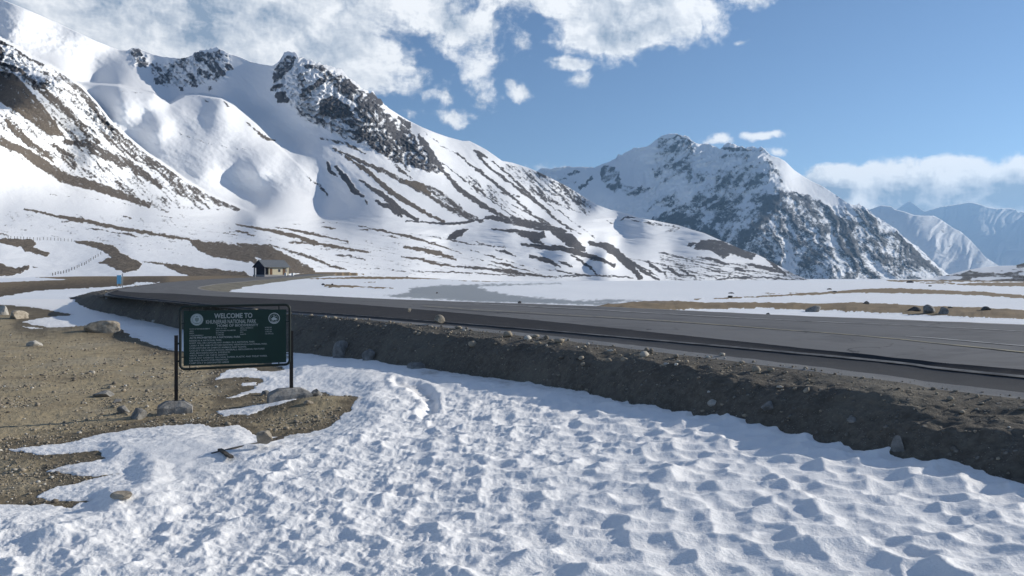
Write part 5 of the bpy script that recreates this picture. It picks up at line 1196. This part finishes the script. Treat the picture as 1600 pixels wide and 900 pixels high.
# ---- the house by the far bend
def build_house():
    base = Vector(((424 - CX) / F * 262, 262, 0)); base.z = H - (429.5 - HY) / F * 262
    root = link('house', None, None, tuple(base), label='small cream house with grey roof and dark gable by the far bend', category='house')
    rz = math.radians(44); root.rotation_euler = (0, 0, rz)
    # local: x along the ridge (gable end at -x faces left), y across
    Lh, Wh, e, rd = 8.2, 7.4, 2.5, 4.6
    M_CREAM = mat_plain('cream_wall', (.62, .56, .42), .85, .08, .8, .01); M_DARK = mat_plain('dark_timber', (.028, .034, .055), .8, .2, 2, .01)
    M_ROOF = mat_plain('sheet_roof', (.17, .185, .20), .6, .1, .8, .01); M_GREYW = mat_plain('grey_trim', (.30, .30, .31), .8, .1, 2, .01); M_PLINTH = mat_plain('stone_plinth', (.34, .34, .35), .9, .2, 1, .02)
    MB().box((.7, 0, e / 2), (Lh - 1.4, Wh - .5, e)).build('wall', M_CREAM, root)
    MB().box((0, 0, -.65), (Lh + .3, Wh + .2, 1.36)).build('plinth', M_PLINTH, root)
    # recessed porch under the gable
    m = MB(); m.box((-Lh / 2 + .75, 0, e / 2), (.1, Wh - .6, e - .02)); m.box((-Lh / 2 + .1, 0, e - .15), (.16, Wh, .3)); m.build('porch_wall', M_DARK, root)
    g = MB().prism([(-Wh / 2 - .2, e), (Wh / 2 + .2, e), (0, rd - .12)], -Lh / 2 - .08, -Lh / 2 + .06).build('gable', M_DARK, root)
    for v in g.data.vertices: x, y, z = v.co; v.co = (y, x, z)
    g.data.flip_normals()
    g2 = MB().prism([(-Wh / 2 + .25, e), (Wh / 2 - .25, e), (0, rd - .2)], Lh / 2 - .2, Lh / 2 - .06).build('gable', M_CREAM, root)
    for v in g2.data.vertices: x, y, z = v.co; v.co = (y, x, z)
    g2.data.flip_normals()
    for sgn in (-1, 1):
        m = MB(); ov = .35
        yo = sgn * (Wh / 2 + ov); ze = e - ov * (rd - e) / (Wh / 2)
        x0, x1 = -Lh / 2 - .35, Lh / 2 + .35
        m.v = [(x0, yo, ze), (x1, yo, ze), (x1, 0, rd), (x0, 0, rd), (x0, yo, ze + .1), (x1, yo, ze + .1), (x1, 0, rd + .1), (x0, 0, rd + .1)]
        m.f = [(0, 1, 2, 3), (7, 6, 5, 4), (0, 4, 5, 1), (1, 5, 6, 2), (2, 6, 7, 3), (3, 7, 4, 0)]
        rf = m.build('roof', M_ROOF, root)
        for k in range(12):
            t = (k + .5) / 12; s2 = MB(); xx = x0 + (x1 - x0) * t
            s2.v = [(xx - .03, yo, ze + .102), (xx + .03, yo, ze + .102), (xx + .03, 0, rd + .102), (xx - .03, 0, rd + .102), (xx - .03, yo, ze + .14), (xx + .03, yo, ze + .14), (xx + .03, 0, rd + .14), (xx - .03, 0, rd + .14)]
            s2.f = m.f; s2.build('seam', M_ROOF, rf)
    for y in (-Wh / 2 + .2, Wh / 2 - .2): MB().box((-Lh / 2 + .1, y, e / 2 - .1), (.2, .2, e - .1)).build('porch_post', M_GREYW, root)
    ys_ = -(Wh - .5) / 2
    M_WIN = mat_plain('dark_pane', (.05, .05, .06), .3, .1, 2, .001); M_DOOR = mat_plain('brown_door', (.16, .09, .05), .7, .2, 3, .004)
    for x in (.9,):
        w = MB().box((x, ys_ - .02, 1.35), (.75, .08, .9)).build('window', M_GREYW, root); MB().box((x, ys_ - .065, 1.35), (.6, .02, .76)).build('pane', M_WIN, w)
    for x in (-1.9, 2.5):
        d = MB().box((x, ys_ - .02, 1.0), (.8, .08, 2.0)).build('door', M_DOOR, root); MB().box((x + .28, ys_ - .08, 1.0), (.06, .06, .12)).build('handle', M_GREYW, d)
    MB().box((3.3, ys_ - .02, 1.35), (.5, .06, .8)).build('window', M_GREYW, root)
    return root
build_house()
M_GALV = mat_plain('galvanised', (.33, .34, .35), .5, .1, 5, .002); M_WHITEB = mat_plain('whitewash', (.74, .74, .72), .8, .08, 3, .004)
for px, lab in ((446, 'low white block left of two in front of the house'), (457, 'low white block right of two beside the house')):
    b = Vector(((px - CX) / F * 240, 240, H - (428.5 - HY) / F * 240)); m = MB(); m.box((0, 0, -.15), (.52, .5, .9)); m.box((0, 0, .34), (.6, .58, .1))
    m.build('bollard', M_WHITEB, None, label=lab, category='bollard', group='white blocks by the house').location = b
b = Vector(((398.5 - CX) / F * 246, 246, H - (432 - HY) / F * 246)); m = MB(); m.box((0, 0, 1.0), (.28, .28, 2.9)); m.box((0, 0, 2.5), (.36, .36, .12)); m.box((0, 0, -.3), (.4, .4, .4))
m.build('gate_post', M_GALV, None, label='pale post standing at the left corner of the house', category='post').location = b

# ---- blue board and pole at the bend, marker post on the berm
def board():
    d = 104.0; b = Vector(((186 - CX) / F * d, d, H - (446.3 - HY) / F * d)); u = d / F
    root = link('blue_board', None, None, tuple(b), label='upright sky blue board on short legs at the road bend', category='sign')
    M_BLUE = mat_plain('blue_sheet', (.17, .46, .68), .5, .08, 2, .001)
    MB().box((0, 0, 9.6 * u), (6.6 * u, .05, 13.6 * u)).build('panel', M_BLUE, root)
    m = MB(); 
    MB().box((0, -.032, 9.6 * u), (7.2 * u, .012, .3 * u)).build('rail', M_BLUE, root)
    for x in (-2.6 * u, 2.6 * u): MB().box((x, .05, .6 * u), (.07, .07, 6 * u)).build('leg', M_GALV, root)
    d2 = 103.0; b = Vector(((191.5 - CX) / F * d2, d2, H - (447 - HY) / F * d2))
    root = link('road_pole', None, None, tuple(b), label='thin grey pole just right of the blue board', category='pole')
    MB().tube([(0, 0, -.4), (0, 0, 10 * u), (0, 0, 20 * u)], .045, 8).build('shaft', M_GALV, root, True)
    MB().box((0, -.05, 17 * u), (1.5 * u, .02, 2.6 * u)).build('plate', M_GALV, root)
    p = spot(166, 465, 'bank'); u = p.y / F
    m = MB(); m.box((0, 0, 1.5 * u), (2.6 * u, 2.2 * u, 7 * u)); m.box((0, 0, 5.2 * u), (2.2 * u, 1.8 * u, .5 * u))
    m.build('marker_post', M_GALV, None, label='short pale marker post at the left end of the berm', category='post').location = p
board()

# ---- wire fences on the snow slope
def fence(line, n, hpx, label):
    pts = [spot_slope(*q) for q in line]
    root = link('wire_fence', None, None, tuple(pts[0]), label=label, category='fence', group='wire fences on the snow slope')
    M_POST = M_WOOD; tops = []
    for k in range(n):
        t = k / (n - 1) * (len(line) - 1); i = min(int(t), len(line) - 2); f = t - i
        p = spot_slope(line[i][0] * (1 - f) + line[i + 1][0] * f, line[i][1] * (1 - f) + line[i + 1][1] * f)
        h = hpx * p.y / F; q = p - pts[0]; tops.append((q, h))
        m = MB(); m.box((q.x, q.y, q.z + h / 2 - .4), (.16, .16, h + .8)); m.box((q.x, q.y, q.z + h + .03), (.12, .12, .06)); m.build('post', M_POST, root)
    for lv in (.45, .85):
        MB().tube([tuple(q + Vector((0, 0, h * lv))) for q, h in tops], .018, 4).build('wire', M_GALV, root)
fence([(12, 373), (60, 375), (112, 378)], 20, 4.5, 'row of thin fence posts along the upper snow at the far left')
fence([(82, 431), (110, 424), (134, 413), (157, 398)], 20, 4.2, 'row of thin fence posts climbing the snow towards the right')

# ------------------------------------------------------------------ the air of the valley
def build_haze():
    m = MB().box((0, 0, 747.5), (34000, 34000, 1505))
    n = bpy.data.materials.new('haze'); n.use_nodes = True; t = n.node_tree; t.nodes.clear()
    o = t.nodes.new('ShaderNodeOutputMaterial'); p = t.nodes.new('ShaderNodeVolumePrincipled')
    p.inputs['Color'].default_value = (.34, .62, 1.0, 1); p.inputs['Density'].default_value = HAZE_DENSITY; p.inputs['Anisotropy'].default_value = .35
    t.links.new(p.outputs[0], o.inputs['Volume'])
    m.build('haze', n, kind='stuff', label='thin blue mountain haze filling the valley')
build_haze()
